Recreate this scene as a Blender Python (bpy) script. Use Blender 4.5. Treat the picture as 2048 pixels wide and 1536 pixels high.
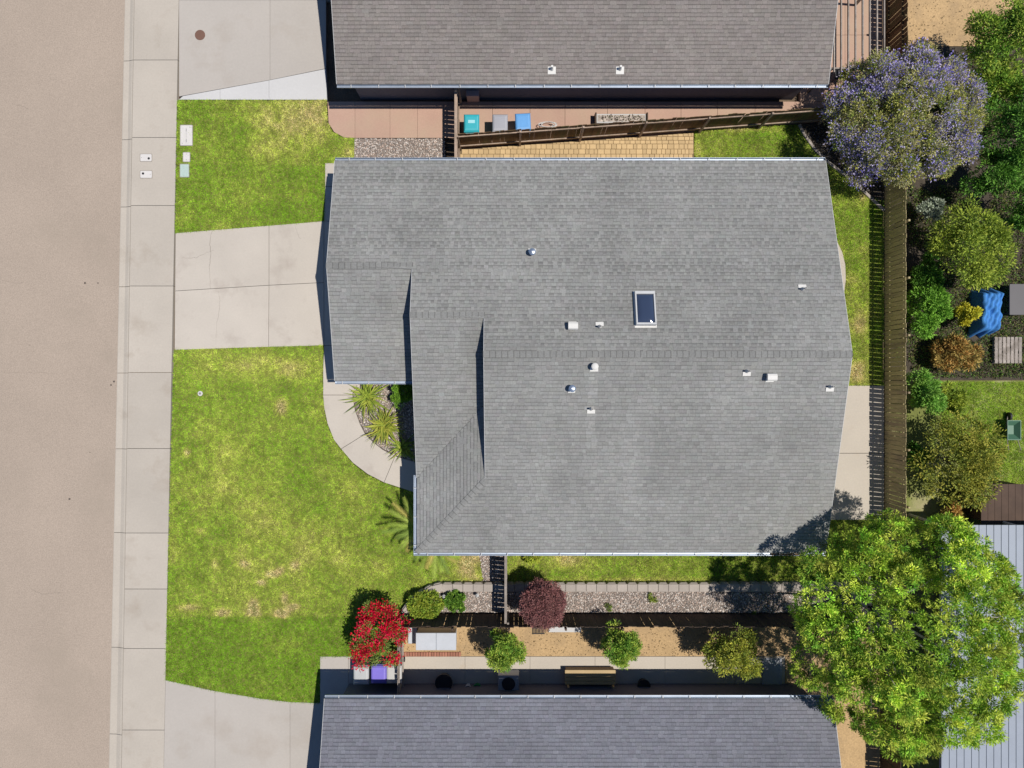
import bpy, math, random
import numpy as np
from mathutils import Vector, Matrix, Euler

# ------------------------------------------------------------------ camera, sky, sun, exposure
for o in list(bpy.data.objects): bpy.data.objects.remove(o)
scene = bpy.context.scene
COL = scene.collection
H = 32.8                                   # camera height over the pavement, metres
K = 0.7208 * 2 / 2048                      # half-width tangent of the lens spread over the photo
cam = bpy.data.cameras.new('camera'); cam.sensor_width = 36; cam.lens = 18 / 0.7208
cam.clip_start = 0.5; cam.clip_end = 1500
camo = bpy.data.objects.new('camera', cam); COL.objects.link(camo)
camo.location = (0, 0, H); camo.rotation_euler = (0, 0, 0)
scene.camera = camo

world = bpy.data.worlds.new('World'); scene.world = world; world.use_nodes = True
wn = world.node_tree.nodes; wl = world.node_tree.links
sky = wn.new('ShaderNodeTexSky'); sky.sky_type = 'NISHITA'; sky.sun_disc = False
SUNV = Vector((0.387, -0.035, 1.0)).normalized()
sky.sun_elevation = math.asin(SUNV.z)
sky.sun_rotation = math.atan2(SUNV.x, SUNV.y)
sky.air_density = 1.0; sky.dust_density = 0.1; sky.ozone_density = 10.0
wn['Background'].inputs[1].default_value = 0.078
wl.new(sky.outputs[0], wn['Background'].inputs[0])
sl = bpy.data.lights.new('sun', 'SUN'); sl.energy = 4.6; sl.angle = math.radians(0.5); sl.color = (1, 0.955, 0.89)
so = bpy.data.objects.new('sun', sl); COL.objects.link(so)
so.rotation_euler = SUNV.to_track_quat('Z', 'Y').to_euler(); so.location = SUNV * 60
vs = scene.view_settings
vs.view_transform = 'Standard'; vs.look = 'None'; vs.gamma = 1; vs.exposure = 0.0; vs.use_curve_mapping = False
scene.render.engine = 'CYCLES'

random.seed(7)
RNG = np.random.default_rng(11)

def at(px, py, z=0.0):
    return Vector(((px - 1024) * K * (H - z), (768 - py) * K * (H - z), z))
def g2(px, py, z=0.0):
    v = at(px, py, z); return (v.x, v.y)

# ------------------------------------------------------------------ object helpers
def W(o):
    b = Matrix.LocRotScale(o.location, o.rotation_euler, o.scale)
    return b if o.parent is None else W(o.parent) @ o.matrix_parent_inverse @ b
def setp(o, parent):
    if parent is not None:
        o.parent = parent; o.matrix_parent_inverse = W(parent).inverted()
    return o
def tag(o, label, cat, group=None):
    o['label'] = label; o['category'] = cat
    if group: o['group'] = group
    return o
def struct(o): o['kind'] = 'structure'; return o
def stuff(o): o['kind'] = 'stuff'; return o
def thing(name, loc, label, cat, group=None):
    o = bpy.data.objects.new(name, None); COL.objects.link(o); o.location = loc
    o.empty_display_size = 0.2
    return tag(o, label, cat, group)
def obj(name, me, mat=None, parent=None, loc=None, rot=None, scale=None):
    o = bpy.data.objects.new(name, me); COL.objects.link(o)
    if loc is not None: o.location = loc
    if rot is not None: o.rotation_euler = rot
    if scale is not None: o.scale = scale
    if mat is not None and len(me.materials) == 0: me.materials.append(mat)
    return setp(o, parent)

class MB:
    def __init__(s): s.v = []; s.f = []; s.c = []; s.cur = (1, 1, 1, 1)
    def add(s, vs_, fs_, col=None):
        n = len(s.v); s.v += [tuple(p) for p in vs_]
        s.f += [tuple(i + n for i in f) for f in fs_]
        s.c += list(col) if isinstance(col, list) else [(col or s.cur)] * len(vs_)
        return s
    def box(s, c, d, M=None):
        c = Vector(c); x, y, z = d[0] / 2, d[1] / 2, d[2] / 2
        p = [Vector((a, b, e)) for e in (-z, z) for b in (-y, y) for a in (-x, x)]
        p = [c + (M @ q if M else q) for q in p]
        return s.add(p, [(0, 2, 3, 1), (4, 5, 7, 6), (0, 1, 5, 4), (2, 6, 7, 3), (0, 4, 6, 2), (1, 3, 7, 5)])
    def cbox(s, c, d, b=0.01, M=None):
        # box with chamfered top edge
        c = Vector(c); x, y, z = d[0] / 2, d[1] / 2, d[2] / 2
        r = []
        for (xx, yy, zz) in ((x, y, -z), (x, y, z - b), (x - b, y - b, z)):
            r += [Vector((-xx, -yy, zz)), Vector((xx, -yy, zz)), Vector((xx, yy, zz)), Vector((-xx, yy, zz))]
        r = [c + (M @ q if M else q) for q in r]
        f = [(3, 2, 1, 0), (8, 9, 10, 11)]
        for k in (0, 4):
            for i in range(4): f.append((k + i, k + (i + 1) % 4, k + 4 + (i + 1) % 4, k + 4 + i))
        return s.add(r, f)
    def prism(s, poly, z0, z1, b=0.0):
        n = len(poly)
        a = sum(poly[i][0] * poly[(i + 1) % n][1] - poly[(i + 1) % n][0] * poly[i][1] for i in range(n))
        if a < 0: poly = poly[::-1]
        v = [(p[0], p[1], z0) for p in poly]
        if b:
            inn = inset(poly, b)
            v += [(p[0], p[1], z1 - b) for p in poly] + [(p[0], p[1], z1) for p in inn]
            L = 3
        else:
            v += [(p[0], p[1], z1) for p in poly]; L = 2
        f = [tuple(range(n))[::-1], tuple(range((L - 1) * n, L * n))]
        for k in range(L - 1):
            for i in range(n):
                j = (i + 1) % n; f.append((k * n + i, k * n + j, (k + 1) * n + j, (k + 1) * n + i))
        return s.add(v, f)
    def tube(s, path, rad, n=8, cap=True):
        path = [Vector(p) for p in path]
        if not hasattr(rad, '__len__'): rad = [rad] * len(path)
        v = []; f = []
        for i, p in enumerate(path):
            d = (path[min(i + 1, len(path) - 1)] - path[max(i - 1, 0)]).normalized()
            a = d.orthogonal().normalized() if i == 0 else (a - d * a.dot(d)).normalized()
            b_ = d.cross(a)
            for k in range(n):
                t = 2 * math.pi * k / n
                v.append(p + (a * math.cos(t) + b_ * math.sin(t)) * rad[i])
        for i in range(len(path) - 1):
            for k in range(n):
                q = (k + 1) % n
                f.append((i * n + k, i * n + q, (i + 1) * n + q, (i + 1) * n + k))
        if cap:
            f.append(tuple(range(n))[::-1]); f.append(tuple(range((len(path) - 1) * n, len(path) * n)))
        return s.add(v, f)
    def lathe(s, prof, c=(0, 0, 0), n=16, M=None):
        v = []; f = []
        for r, z in prof:
            for k in range(n):
                t = 2 * math.pi * k / n
                q = Vector((r * math.cos(t), r * math.sin(t), z)); v.append(Vector(c) + (M @ q if M else q))
        for i in range(len(prof) - 1):
            for k in range(n):
                q = (k + 1) % n; f.append((i * n + k, i * n + q, (i + 1) * n + q, (i + 1) * n + k))
        f.append(tuple(range(n))[::-1]); f.append(tuple(range((len(prof) - 1) * n, len(prof) * n)))
        return s.add(v, f)
    def mesh(s, name, mat=None, smooth=False, tint=False):
        me = bpy.data.meshes.new(name); me.from_pydata(s.v, [], s.f)
        if tint:
            a = me.color_attributes.new('tint', 'FLOAT_COLOR', 'POINT')
            a.data.foreach_set('color', np.array(s.c, dtype=np.float32).ravel())
        if mat: me.materials.append(mat)
        if smooth: me.shade_smooth()
        me.update(); return me
    def build(s, name, mat, parent=None, smooth=False, tint=False):
        return obj(name, s.mesh(name, mat, smooth, tint), None, parent)

def inset(poly, d):
    n = len(poly); out = []
    for i in range(n):
        a = Vector(poly[i - 1][:2]); b = Vector(poly[i][:2]); c = Vector(poly[(i + 1) % n][:2])
        e1 = (b - a).normalized(); e2 = (c - b).normalized()
        n1 = Vector((-e1.y, e1.x)); n2 = Vector((-e2.y, e2.x))
        m = n1 + n2
        m = m / max(0.25, m.dot(n1)) if m.length > 1e-6 else n1
        out.append(tuple(b + m * d))
    return out
def ccw(poly):
    n = len(poly)
    a = sum(poly[i][0] * poly[(i + 1) % n][1] - poly[(i + 1) % n][0] * poly[i][1] for i in range(n))
    return poly if a > 0 else poly[::-1]
def inside(poly, x, y):
    r = np.zeros(len(x), bool); n = len(poly)
    for i in range(n):
        x0, y0 = poly[i][:2]; x1, y1 = poly[i - 1][:2]
        if y0 == y1: continue
        c = ((y0 > y) != (y1 > y)) & (x < (x1 - x0) * (y - y0) / (y1 - y0) + x0)
        r ^= c
    return r
def scatter(poly, dens, rng):
    a = np.array([p[:2] for p in poly]); lo = a.min(0); hi = a.max(0)
    n = int((hi - lo).prod() * dens)
    p = rng.random((n, 2)) * (hi - lo) + lo
    return p[inside(poly, p[:, 0], p[:, 1])]
_perm = RNG.random((64, 64))
def vnoise(x, y, s):
    x = x * s + 31.7; y = y * s + 17.3
    xi = np.floor(x).astype(int); yi = np.floor(y).astype(int); fx = x - xi; fy = y - yi
    fx = fx * fx * (3 - 2 * fx); fy = fy * fy * (3 - 2 * fy)
    g = lambda a, b: _perm[a % 64, b % 64]
    return (g(xi, yi) * (1 - fx) + g(xi + 1, yi) * fx) * (1 - fy) + (g(xi, yi + 1) * (1 - fx) + g(xi + 1, yi + 1) * fx) * fy

# ------------------------------------------------------------------ materials
MATS = {}
def mat(name, base, var=0.12, scale=0.8, fine=0.10, fscale=25, rough=0.9, bump=0.0, bscale=None, orand=0.0,
        tint=False, spec=0.3, metal=0.0, stain=None, sscale=0.5, coords='pos', stretch=None, transl=0.0, streak=None):
    if name in MATS: return MATS[name]
    m = bpy.data.materials.new(name); m.use_nodes = True; MATS[name] = m
    nt = m.node_tree; N = nt.nodes; Lk = nt.links
    bs = N['Principled BSDF']
    bs.inputs['Roughness'].default_value = rough; bs.inputs['Metallic'].default_value = metal
    bs.inputs['Specular IOR Level'].default_value = spec
    if coords == 'pos': co = N.new('ShaderNodeNewGeometry').outputs['Position']
    else: co = N.new('ShaderNodeTexCoord').outputs['Object']
    if stretch:
        mp = N.new('ShaderNodeMapping'); mp.inputs['Scale'].default_value = stretch
        Lk.new(co, mp.inputs[0]); co = mp.outputs[0]
    def noise(sc, det=4, ro=0.6):
        n = N.new('ShaderNodeTexNoise'); n.inputs['Scale'].default_value = sc
        n.inputs['Detail'].default_value = det; n.inputs['Roughness'].default_value = ro
        Lk.new(co, n.inputs['Vector']); return n.outputs['Fac']
    def rng_(fac, lo, hi, a=0.25, b=0.75):
        r = N.new('ShaderNodeMapRange'); r.inputs[1].default_value = a; r.inputs[2].default_value = b
        r.inputs[3].default_value = lo; r.inputs[4].default_value = hi
        Lk.new(fac, r.inputs[0]); return r.outputs[0]
    def mul(a, b):
        x = N.new('ShaderNodeMath'); x.operation = 'MULTIPLY'; Lk.new(a, x.inputs[0]); Lk.new(b, x.inputs[1]); return x.outputs[0]
    f = rng_(noise(scale), 1 - var, 1 + var)
    if fine: f = mul(f, rng_(noise(fscale, 3), 1 - fine, 1 + fine))
    if orand:
        oi = N.new('ShaderNodeObjectInfo'); f = mul(f, rng_(oi.outputs['Random'], 1 - orand, 1 + orand, 0, 1))
    mx = N.new('ShaderNodeMix'); mx.data_type = 'RGBA'; mx.blend_type = 'MULTIPLY'; mx.inputs[0].default_value = 1
    if tint:
        at_ = N.new('ShaderNodeAttribute'); at_.attribute_name = 'tint'; Lk.new(at_.outputs['Color'], mx.inputs[6])
    else: mx.inputs[6].default_value = (*base, 1)
    Lk.new(f, mx.inputs[7]); out = mx.outputs[2]
    if stain:
        col, lo, hi = stain
        ms = N.new('ShaderNodeMix'); ms.data_type = 'RGBA'
        Lk.new(rng_(noise(sscale, 5, 0.65), 0, 0.75, lo, hi), ms.inputs[0])
        Lk.new(out, ms.inputs[6]); ms.inputs[7].default_value = (*col, 1); out = ms.outputs[2]
    Lk.new(out, bs.inputs['Base Color'])
    if bump:
        bp = N.new('ShaderNodeBump'); bp.inputs['Strength'].default_value = bump; bp.inputs['Distance'].default_value = 0.02
        Lk.new(noise(bscale or fscale, 3), bp.inputs['Height']); Lk.new(bp.outputs[0], bs.inputs['Normal'])
    if transl:
        tr = N.new('ShaderNodeBsdfTranslucent'); Lk.new(out, tr.inputs[0])
        ad = N.new('ShaderNodeMixShader'); ad.inputs[0].default_value = transl
        Lk.new(bs.outputs[0], ad.inputs[1]); Lk.new(tr.outputs[0], ad.inputs[2])
        Lk.new(ad.outputs[0], N['Material Output'].inputs[0])
    return m

def simple(name, col, rough=0.6, metal=0.0, spec=0.4, var=0.06, fine=0.05, **k):
    return mat(name, col, var=var, scale=2.0, fine=fine, fscale=30, rough=rough, metal=metal, spec=spec, **k)

m_soil = mat('soil', (0.12, 0.085, 0.055), 0.3, 0.7, 0.3, 18, bump=0.4)
m_asphalt = mat('road asphalt', (0.350, 0.284, 0.226), 0.07, 0.22, 0.20, 22, rough=0.95, bump=0.5, bscale=16,
                stain=((0.31, 0.255, 0.20), 0.52, 0.75), sscale=0.25)
m_curb = mat('kerb concrete', (0.45, 0.40, 0.335), 0.06, 0.5, 0.06, 14, rough=0.9, orand=0.03,
             stain=((0.33, 0.275, 0.215), 0.58, 0.80), sscale=0.6)
m_walk = mat('pavement concrete', (0.425, 0.380, 0.322), 0.08, 0.35, 0.05, 12, rough=0.9, orand=0.05,
             stain=((0.30, 0.245, 0.19), 0.55, 0.82), sscale=0.6)
m_drive = mat('driveway concrete', (0.470, 0.422, 0.362), 0.07, 0.35, 0.04, 14, rough=0.9, orand=0.025,
              stain=((0.34, 0.29, 0.245), 0.54, 0.80), sscale=0.8)
m_drive2 = mat('neighbour concrete', (0.40, 0.365, 0.325), 0.06, 0.3, 0.04, 10, rough=0.9, orand=0.03,
               stain=((0.32, 0.27, 0.22), 0.55, 0.85), sscale=0.4)
m_white_conc = mat('pale concrete', (0.50, 0.49, 0.475), 0.05, 0.5, 0.04, 10, orand=0.02)
m_patio = mat('patio concrete', (0.45, 0.40, 0.335), 0.05, 0.5, 0.05, 14, stain=((0.40, 0.30, 0.20), 0.6, 0.85), sscale=0.8)
m_pink = mat('salmon concrete', (0.42, 0.27, 0.205), 0.08, 0.5, 0.06, 12, orand=0.04,
             stain=((0.42, 0.315, 0.22), 0.42, 0.70), sscale=0.33)
m_turf = mat('turf soil', (0.17, 0.165, 0.045), 0.3, 1.2, 0.3, 30, bump=0.4)
m_blade = mat('grass blades', (1, 1, 1), 0.05, 1, 0.0, tint=True, rough=0.75, spec=0.15, transl=0.25)
m_leaf = mat('leaves', (1, 1, 1), 0.05, 1, 0.0, tint=True, rough=0.6, spec=0.22, transl=0.28)
m_petal = mat('petals', (1, 1, 1), 0.05, 1, 0.0, tint=True, rough=0.7, spec=0.15, transl=0.25)
m_bark = mat('bark', (0.30, 0.255, 0.215), 0.25, 3, 0.2, 30, bump=0.4)
m_pebble = mat('pebbles', (1, 1, 1), 0.05, 1, 0.06, tint=True, rough=0.8)
m_bed = mat('gravel bed', (0.20, 0.165, 0.14), 0.2, 3, 0.35, 25, bump=0.6)
m_mulch = mat('mulch', (0.062, 0.050, 0.036), 0.3, 3, 0.4, 20, bump=0.7)
m_tandirt = mat('tan dirt', (0.42, 0.285, 0.145), 0.15, 0.6, 0.22, 12, bump=0.5, stain=((.30, .21, .12), .5, .75), sscale=1.1)
m_shingle = mat('asphalt shingles', (1, 1, 1), 0.11, 0.35, 0.15, 16, tint=True, rough=0.95, spec=0.15, bump=0.25, bscale=45)
m_deck = mat('roof deck', (0.17, 0.165, 0.16), 0.05, 1, 0.05)
m_stucco = mat('stucco', (0.50, 0.46, 0.40), 0.05, 1, 0.06, 40, bump=0.3)
m_trim = simple('white trim', (0.50, 0.50, 0.49), 0.6)
m_gut = simple('gutter metal', (0.36, 0.41, 0.48), 0.45, metal=0.65, var=0.10, spec=0.5)
m_vent = simple('painted vent metal', (0.60, 0.585, 0.545), 0.6)
m_galv = simple('galvanised metal', (0.55, 0.60, 0.66), 0.28, metal=0.85)
m_black = simple('black rubber', (0.018, 0.018, 0.020), 0.6)
m_glass = simple('skylight glass', (0.035, 0.050, 0.090), 0.06, spec=0.6, var=0.0, fine=0.0)
m_pane = simple('window glass', (0.03, 0.035, 0.04), 0.08, spec=0.6, var=0, fine=0)
m_paver = mat('tan pavers', (0.50, 0.355, 0.185), 0.10, 0.7, 0.08, 20, orand=0.12, bump=0.2)
m_block = mat('wall blocks', (0.36, 0.315, 0.275), 0.10, 1.5, 0.10, 25, orand=0.10, bump=0.3)
def wood(name, c, stain, orand=0.16, s=(0.5, 0.6)):
    return mat(name, c, 0.22, 1.6, 0.22, 9, rough=0.9, orand=orand, coords='pos', stretch=(6, 6, 0.9), stain=(stain, *s), sscale=0.35, bump=0.3)
m_fenceN = wood('brown fence wood', (0.16, 0.095, 0.05), (0.12, 0.115, 0.045), 0.18, (0.48, 0.62))
m_fenceE = wood('mossy fence wood', (0.40, 0.33, 0.17), (0.24, 0.18, 0.125), 0.10, (0.50, 0.66))
m_fenceS = wood('dark fence wood', (0.085, 0.058, 0.042), (0.05, 0.036, 0.028), 0.2)
m_rail = wood('pale weathered rail', (0.36, 0.27, 0.205), (0.25, 0.19, 0.14), 0.1)
m_gray_wood = wood('grey weathered wood', (0.30, 0.26, 0.225), (0.2, 0.17, 0.14), 0.15)

# ------------------------------------------------------------------ the setting
big = MB(); big.prism([(-160, -160), (160, -160), (160, 160), (-160, 160)], -0.6, -0.2)
struct(big.build('ground', m_soil))

xe = lambda py: 358 - 0.0198 * py          # lawn side of the pavement
xw = lambda py: 247 - 0.0208 * py          # road side of the kerb
xs = lambda py: 268.5 - 0.0166 * py        # seam between kerb and pavement
road = MB(); road.prism([g2(xw(-1500), -1500), g2(xw(3000), 3000), g2(-340, 3000), g2(-290, -1500)], -0.55, -0.125)
struct(road.build('road', m_asphalt))
# the odd chip of tar and leaf litter on the road
for i, (px, py, r) in enumerate([(228, 763, .05), (222, 770, .04), (170, 566, .05), (196, 566, .035), (139, 998, .05), (180, 905, .02), (60, 690, .02)]):
    p = at(px, py, -0.12); b = MB()
    b.lathe([(r, 0), (r * .9, .012), (r * .3, .02)], p, 7)
    tag(b.build('tar_chip', simple('tar', (0.10, 0.08, 0.07), 0.9)),
        ['larger dark tar chip by the kerb near the brown lawn patch', 'smaller dark tar chip just below its twin by the kerb',
         'dark tar chip mid road level with the driveway seam', 'small dark tar chip closest to the kerb beside the driveway',
         'lone dark tar chip on the lower half of the road', 'tiny dark speck on the road beside the long front lawn',
         'tiny dark speck farthest from the kerb on the tan road'][i], 'tar chip', 'tar chips on the road')

def strip(py0, py1, fa, fb, prof, zb):
    """a solid piece between two edge lines; prof = [(t across, z)]"""
    b = MB(); v = []
    n = len(prof)
    for py in (py0, py1):
        A = at(fa(py), py); B = at(fb(py), py)
        for t, z in prof: q = A.lerp(B, t); v.append((q.x, q.y, z))
        for t in (1, 0): q = A.lerp(B, t); v.append((q.x, q.y, zb))
    m = n + 2; f = [tuple(range(m)), tuple(range(m, 2 * m))[::-1]]
    for i in range(m): j = (i + 1) % m; f.append((i, i + m, j + m, j))
    b.add(v, f); return b
J = 0.45
curb = bpy.data.objects.new('kerb', None); COL.objects.link(curb); struct(curb)
js = [-900, -620, -400, -200, -40, 120, 278, 413, 573, 746, 898, 1066, 1296, 1470, 1620, 1850, 2100, 2400]
for a, b_ in zip(js[:-1], js[1:]):
    strip(a + J, b_ - J, xw, lambda p: xs(p) - .35, [(0, -0.115), (0.06, -0.105), (0.55, -0.085), (0.85, -0.02), (1, 0.0)], -0.5).build('kerb_section', m_curb, curb)
walk = bpy.data.objects.new('sidewalk', None); COL.objects.link(walk); struct(walk)
js = [-900, -620, -400, -200, -40, 120, 275, 411, 572, 745, 897, 1066, 1178, 1297, 1460, 1620, 1850, 2100, 2400]
for a, b_ in zip(js[:-1], js[1:]):
    strip(a + J, b_ - J, lambda p: xs(p) + .35, lambda p: xe(p) - .3, [(0, 0.0), (1, 0.006)], -0.5).build('slab', m_walk, walk)

def slabs(name, polys, m, z=0.006, gap=0.009, parent=None):
    r = parent
    if r is None:
        r = bpy.data.objects.new(name, None); COL.objects.link(r); struct(r)
    for p in polys:
        b = MB(); w = ccw([g2(*q) for q in p])
        b.prism(inset(w, gap), -0.5, z, 0.004); b.build('slab', m, r)
    return r
slabs('driveway', [
    [(351, 466), (538, 451), (538, 570.5), (350, 582)], [(538, 451), (648, 442), (648, 565), (538, 570.5)],
    [(350, 582), (538, 570.5), (537, 694), (349, 700)], [(538, 570.5), (648, 565), (648, 691), (537, 694)],
    [(648, 442), (720, 442), (720, 691), (648, 691)], [(650, 326), (720, 326), (720, 373), (650, 373)], [(650, 373), (720, 373), (720, 442), (648, 442)]], m_drive)
slabs('walkway', [
    [(648, 691), (720, 691), (720, 775), (707, 775), (705, 790), (646, 790), (646, 740)],
    [(646, 790), (705, 790), (710, 820), (720, 848), (730, 868), (682, 898), (668, 880), (655, 848), (648, 815)],
    [(682, 898), (730, 868), (745, 883), (765, 899), (790, 912), (768, 965), (735, 948), (705, 925)],
    [(768, 965), (790, 912), (832, 924), (868, 926), (868, 996), (826, 984)]], m_drive, z=0.008)

m_crack = simple('crack dirt', (.20, .17, .145), .95)
def crack(parent, pts, w, seed, zz=.010):
    r = random.Random(seed); P_ = [at(*q, .0) for q in pts]; fine = []
    for a, c in zip(P_[:-1], P_[1:]):
        for i in range(5): fine.append(a.lerp(c, i / 5) + Vector((r.gauss(0, .018), r.gauss(0, .018), 0)))
    fine.append(P_[-1]); v = []; f = []
    for i, p in enumerate(fine):
        d = (fine[min(i + 1, len(fine) - 1)] - fine[max(i - 1, 0)]).normalized(); n_ = Vector((-d.y, d.x, 0)) * w * (.4 + .6 * r.random()) * (1 - abs(i / len(fine) - .4))
        v += [p - n_ + Vector((0, 0, zz)), p + n_ + Vector((0, 0, zz))]
        if i: f.append((2 * i - 2, 2 * i - 1, 2 * i + 1, 2 * i))
    b = MB(); b.add(v, f); b.build('crack', m_crack, parent)
dw = [o for o in COL.objects if o.name == 'driveway'][0]
crack(dw, [(424, 462), (420, 480), (421, 505), (419, 540), (421, 578)], .011, 1)
crack(dw, [(362, 515), (385, 516), (405, 510), (428, 500)], .007, 2)
rd = [o for o in COL.objects if o.name == 'road'][0]
for i_, q_ in enumerate([[(0, 744), (40, 746), (80, 745), (118, 748)], [(26, 208), (40, 210), (54, 216)], [(0, 560), (30, 566), (52, 562)], [(60, 1180), (84, 1190), (120, 1186)]]): crack(rd, q_, .006, 30 + i_, -.118)
crack(dw, [(591, 452), (594, 466), (602, 478)], .006, 3)
crack(dw, [(437, 582), (440, 612), (434, 645), (432, 690)], .006, 4)

# lawns: turf bases
LAWN = {
 'a': [(356, 201), (652, 201), (654.5, 245), (665, 265), (685, 275), (709, 277), (709, 326), (650, 326), (648, 442), (351, 466)],
 'b': [(349, 700), (646, 691), (645, 740), (645, 790), (647, 815), (654, 850), (667, 881), (681, 899), (704, 927), (734, 950), (767, 967), (826, 986), (868, 998),
       (868, 1059), (957, 1059), (957, 1105), (965, 1163), (930, 1163), (872, 1165), (842, 1176), (818, 1198), (800, 1222), (800, 1312), (640, 1313), (638, 1406), (580, 1404), (520, 1397), (430, 1382), (331, 1360)],
 'c': [(1010, 1059), (1560, 1059), (1560, 1041), (1766, 1041), (1766, 1163), (1010, 1163)],
 'd': [(1390, 264), (1500, 257), (1596, 250), (1606, 268), (1630, 302), (1660, 330), (1700, 360), (1738, 396), (1766, 402), (1766, 770), (1560, 770), (1560, 340), (1390, 340)],
}
LAWN = {k: ccw([g2(*q) for q in v]) for k, v in LAWN.items()}
lawn_names = {'a': 'lawn', 'b': 'lawn', 'c': 'lawn', 'd': 'lawn'}
for k, p in LAWN.items():
    b = MB(); b.prism(p, -0.5, -0.012); struct(b.build('lawn', m_turf))

# ------------------------------------------------------------------ roofs
ZE = 2.6; S = 0.285
YN = 9.50; YS = -7.17; XW = -7.53; XE = 13.33; X2 = -4.05; X3 = -1.10
YR = (YN + YS) / 2; ZR = ZE + S * (YN - YR)
YGS = 0.13; YG = (YN + YGS) / 2; ZG = ZE + S * (YN - YG)
Y2 = 2.75; Z2 = ZE + S * (YN - Y2)
YH = -3.96; SW = (S * (YH - YS)) / (X3 - X2); DYW = (YH - YS) / (X3 - X2)
Y2E = Y2 - (Z2 - ZE) / S                    # second gable's eave line = foot of the valley
zN = lambda y: ZE + S * (YN - y)
zS = lambda y: ZE + S * (y - YS)
zG = lambda y: ZE + S * (y - YGS)
z2 = lambda y: ZE + S * (y - Y2E)
zWst = lambda x: ZE + SW * (x - X2)

shing_all = []      # (size, verts, faces, colours)
def shingle_slope(O, U, V, vlen, interval, rng, dark=0.80, base=(0.234, 0.233, 0.221), tone=None, dashes=False, out=shing_all):
    U = np.array(U, float); V = np.array(V, float); V /= np.linalg.norm(V); Nn = np.cross(U, V)
    if Nn[2] < 0: Nn = -Nn
    O = np.array(O, float); e = 0.152; rows = int(math.ceil(vlen / e)); base = np.array(base)
    for i in range(rows):
        v0 = i * e; v1 = min(v0 + e, vlen)
        if v1 - v0 < 0.02: continue
        a0, b0 = interval(v0 + 1e-4); a1, b1 = interval(v1 - 1e-4)
        lo, hi = min(a0, a1), max(b0, b1)
        u = lo - rng.random() * 0.3; tooth = rng.random() < 0.5
        rowt = 1 + rng.normal() * 0.015
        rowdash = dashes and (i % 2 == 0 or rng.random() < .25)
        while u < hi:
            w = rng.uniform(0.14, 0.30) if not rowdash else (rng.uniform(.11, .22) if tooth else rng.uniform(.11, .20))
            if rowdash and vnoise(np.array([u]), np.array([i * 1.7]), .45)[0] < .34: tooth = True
            s0, t0 = max(u, a0), min(u + w, b0); s1, t1 = max(u, a1), min(u + w, b1)
            if t0 - s0 > 0.01 or t1 - s1 > 0.01:
                if t0 < s0: s0 = t0 = (s1 if s1 > b0 else t1)
                if t1 < s1: s1 = t1 = min(max((s0 + t0) / 2, a1), b1)
                h = 0.011 + rng.random() * 0.004
                vv = v0 - 0.003 + rng.normal() * 0.0012
                P_ = lambda uu, v_, hh: O + U * uu + V * v_ + Nn * hh
                g = (1 + rng.normal() * 0.052) * rowt
                c = base * g * (1 + rng.normal(size=3) * 0.008)
                if tone is not None:
                    q = P_((s0 + t0) / 2, v0, 0); c = c * tone(q[0], q[1])
                ve = v1 + .012; hv = lambda v_: h + (.001 - h) * (v_ - vv) / (ve - vv)
                def lr(v_):
                    f_ = (v_ - vv) / (ve - vv); return s0 + (s1 - s0) * f_, t0 + (t1 - t0) * f_
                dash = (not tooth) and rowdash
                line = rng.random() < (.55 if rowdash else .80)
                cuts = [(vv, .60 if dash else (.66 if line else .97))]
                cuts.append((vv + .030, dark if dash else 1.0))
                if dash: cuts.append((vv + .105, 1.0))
                vs_ = []; fs_ = []; cols = []
                for ci, (va, gg) in enumerate(cuts):
                    vb = cuts[ci + 1][0] if ci + 1 < len(cuts) else ve
                    if va >= ve - .004: break
                    vb = min(vb, ve); la, ra = lr(va); lb, rb_ = lr(vb); k_ = len(vs_)
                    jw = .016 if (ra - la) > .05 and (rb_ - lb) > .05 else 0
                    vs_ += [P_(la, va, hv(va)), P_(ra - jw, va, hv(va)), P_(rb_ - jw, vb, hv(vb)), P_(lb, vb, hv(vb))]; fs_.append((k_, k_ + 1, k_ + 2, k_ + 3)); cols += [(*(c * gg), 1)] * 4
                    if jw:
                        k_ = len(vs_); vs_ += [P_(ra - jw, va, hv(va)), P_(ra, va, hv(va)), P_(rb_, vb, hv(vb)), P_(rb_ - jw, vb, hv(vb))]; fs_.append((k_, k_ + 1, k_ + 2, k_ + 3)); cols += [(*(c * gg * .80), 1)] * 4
                k_ = len(vs_)
                vs_ += [P_(s0, vv, -.006), P_(t0, vv, -.006), P_(t0, vv, h), P_(s0, vv, h), P_(s1, ve, .001), P_(t1, ve, .001), P_(s1, ve, -.01), P_(t1, ve, -.01)]
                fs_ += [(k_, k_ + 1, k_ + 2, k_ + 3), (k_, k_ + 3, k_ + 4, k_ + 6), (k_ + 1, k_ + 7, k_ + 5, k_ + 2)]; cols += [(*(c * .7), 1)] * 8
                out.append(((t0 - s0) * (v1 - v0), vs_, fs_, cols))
            u += w; tooth = not tooth
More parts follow.
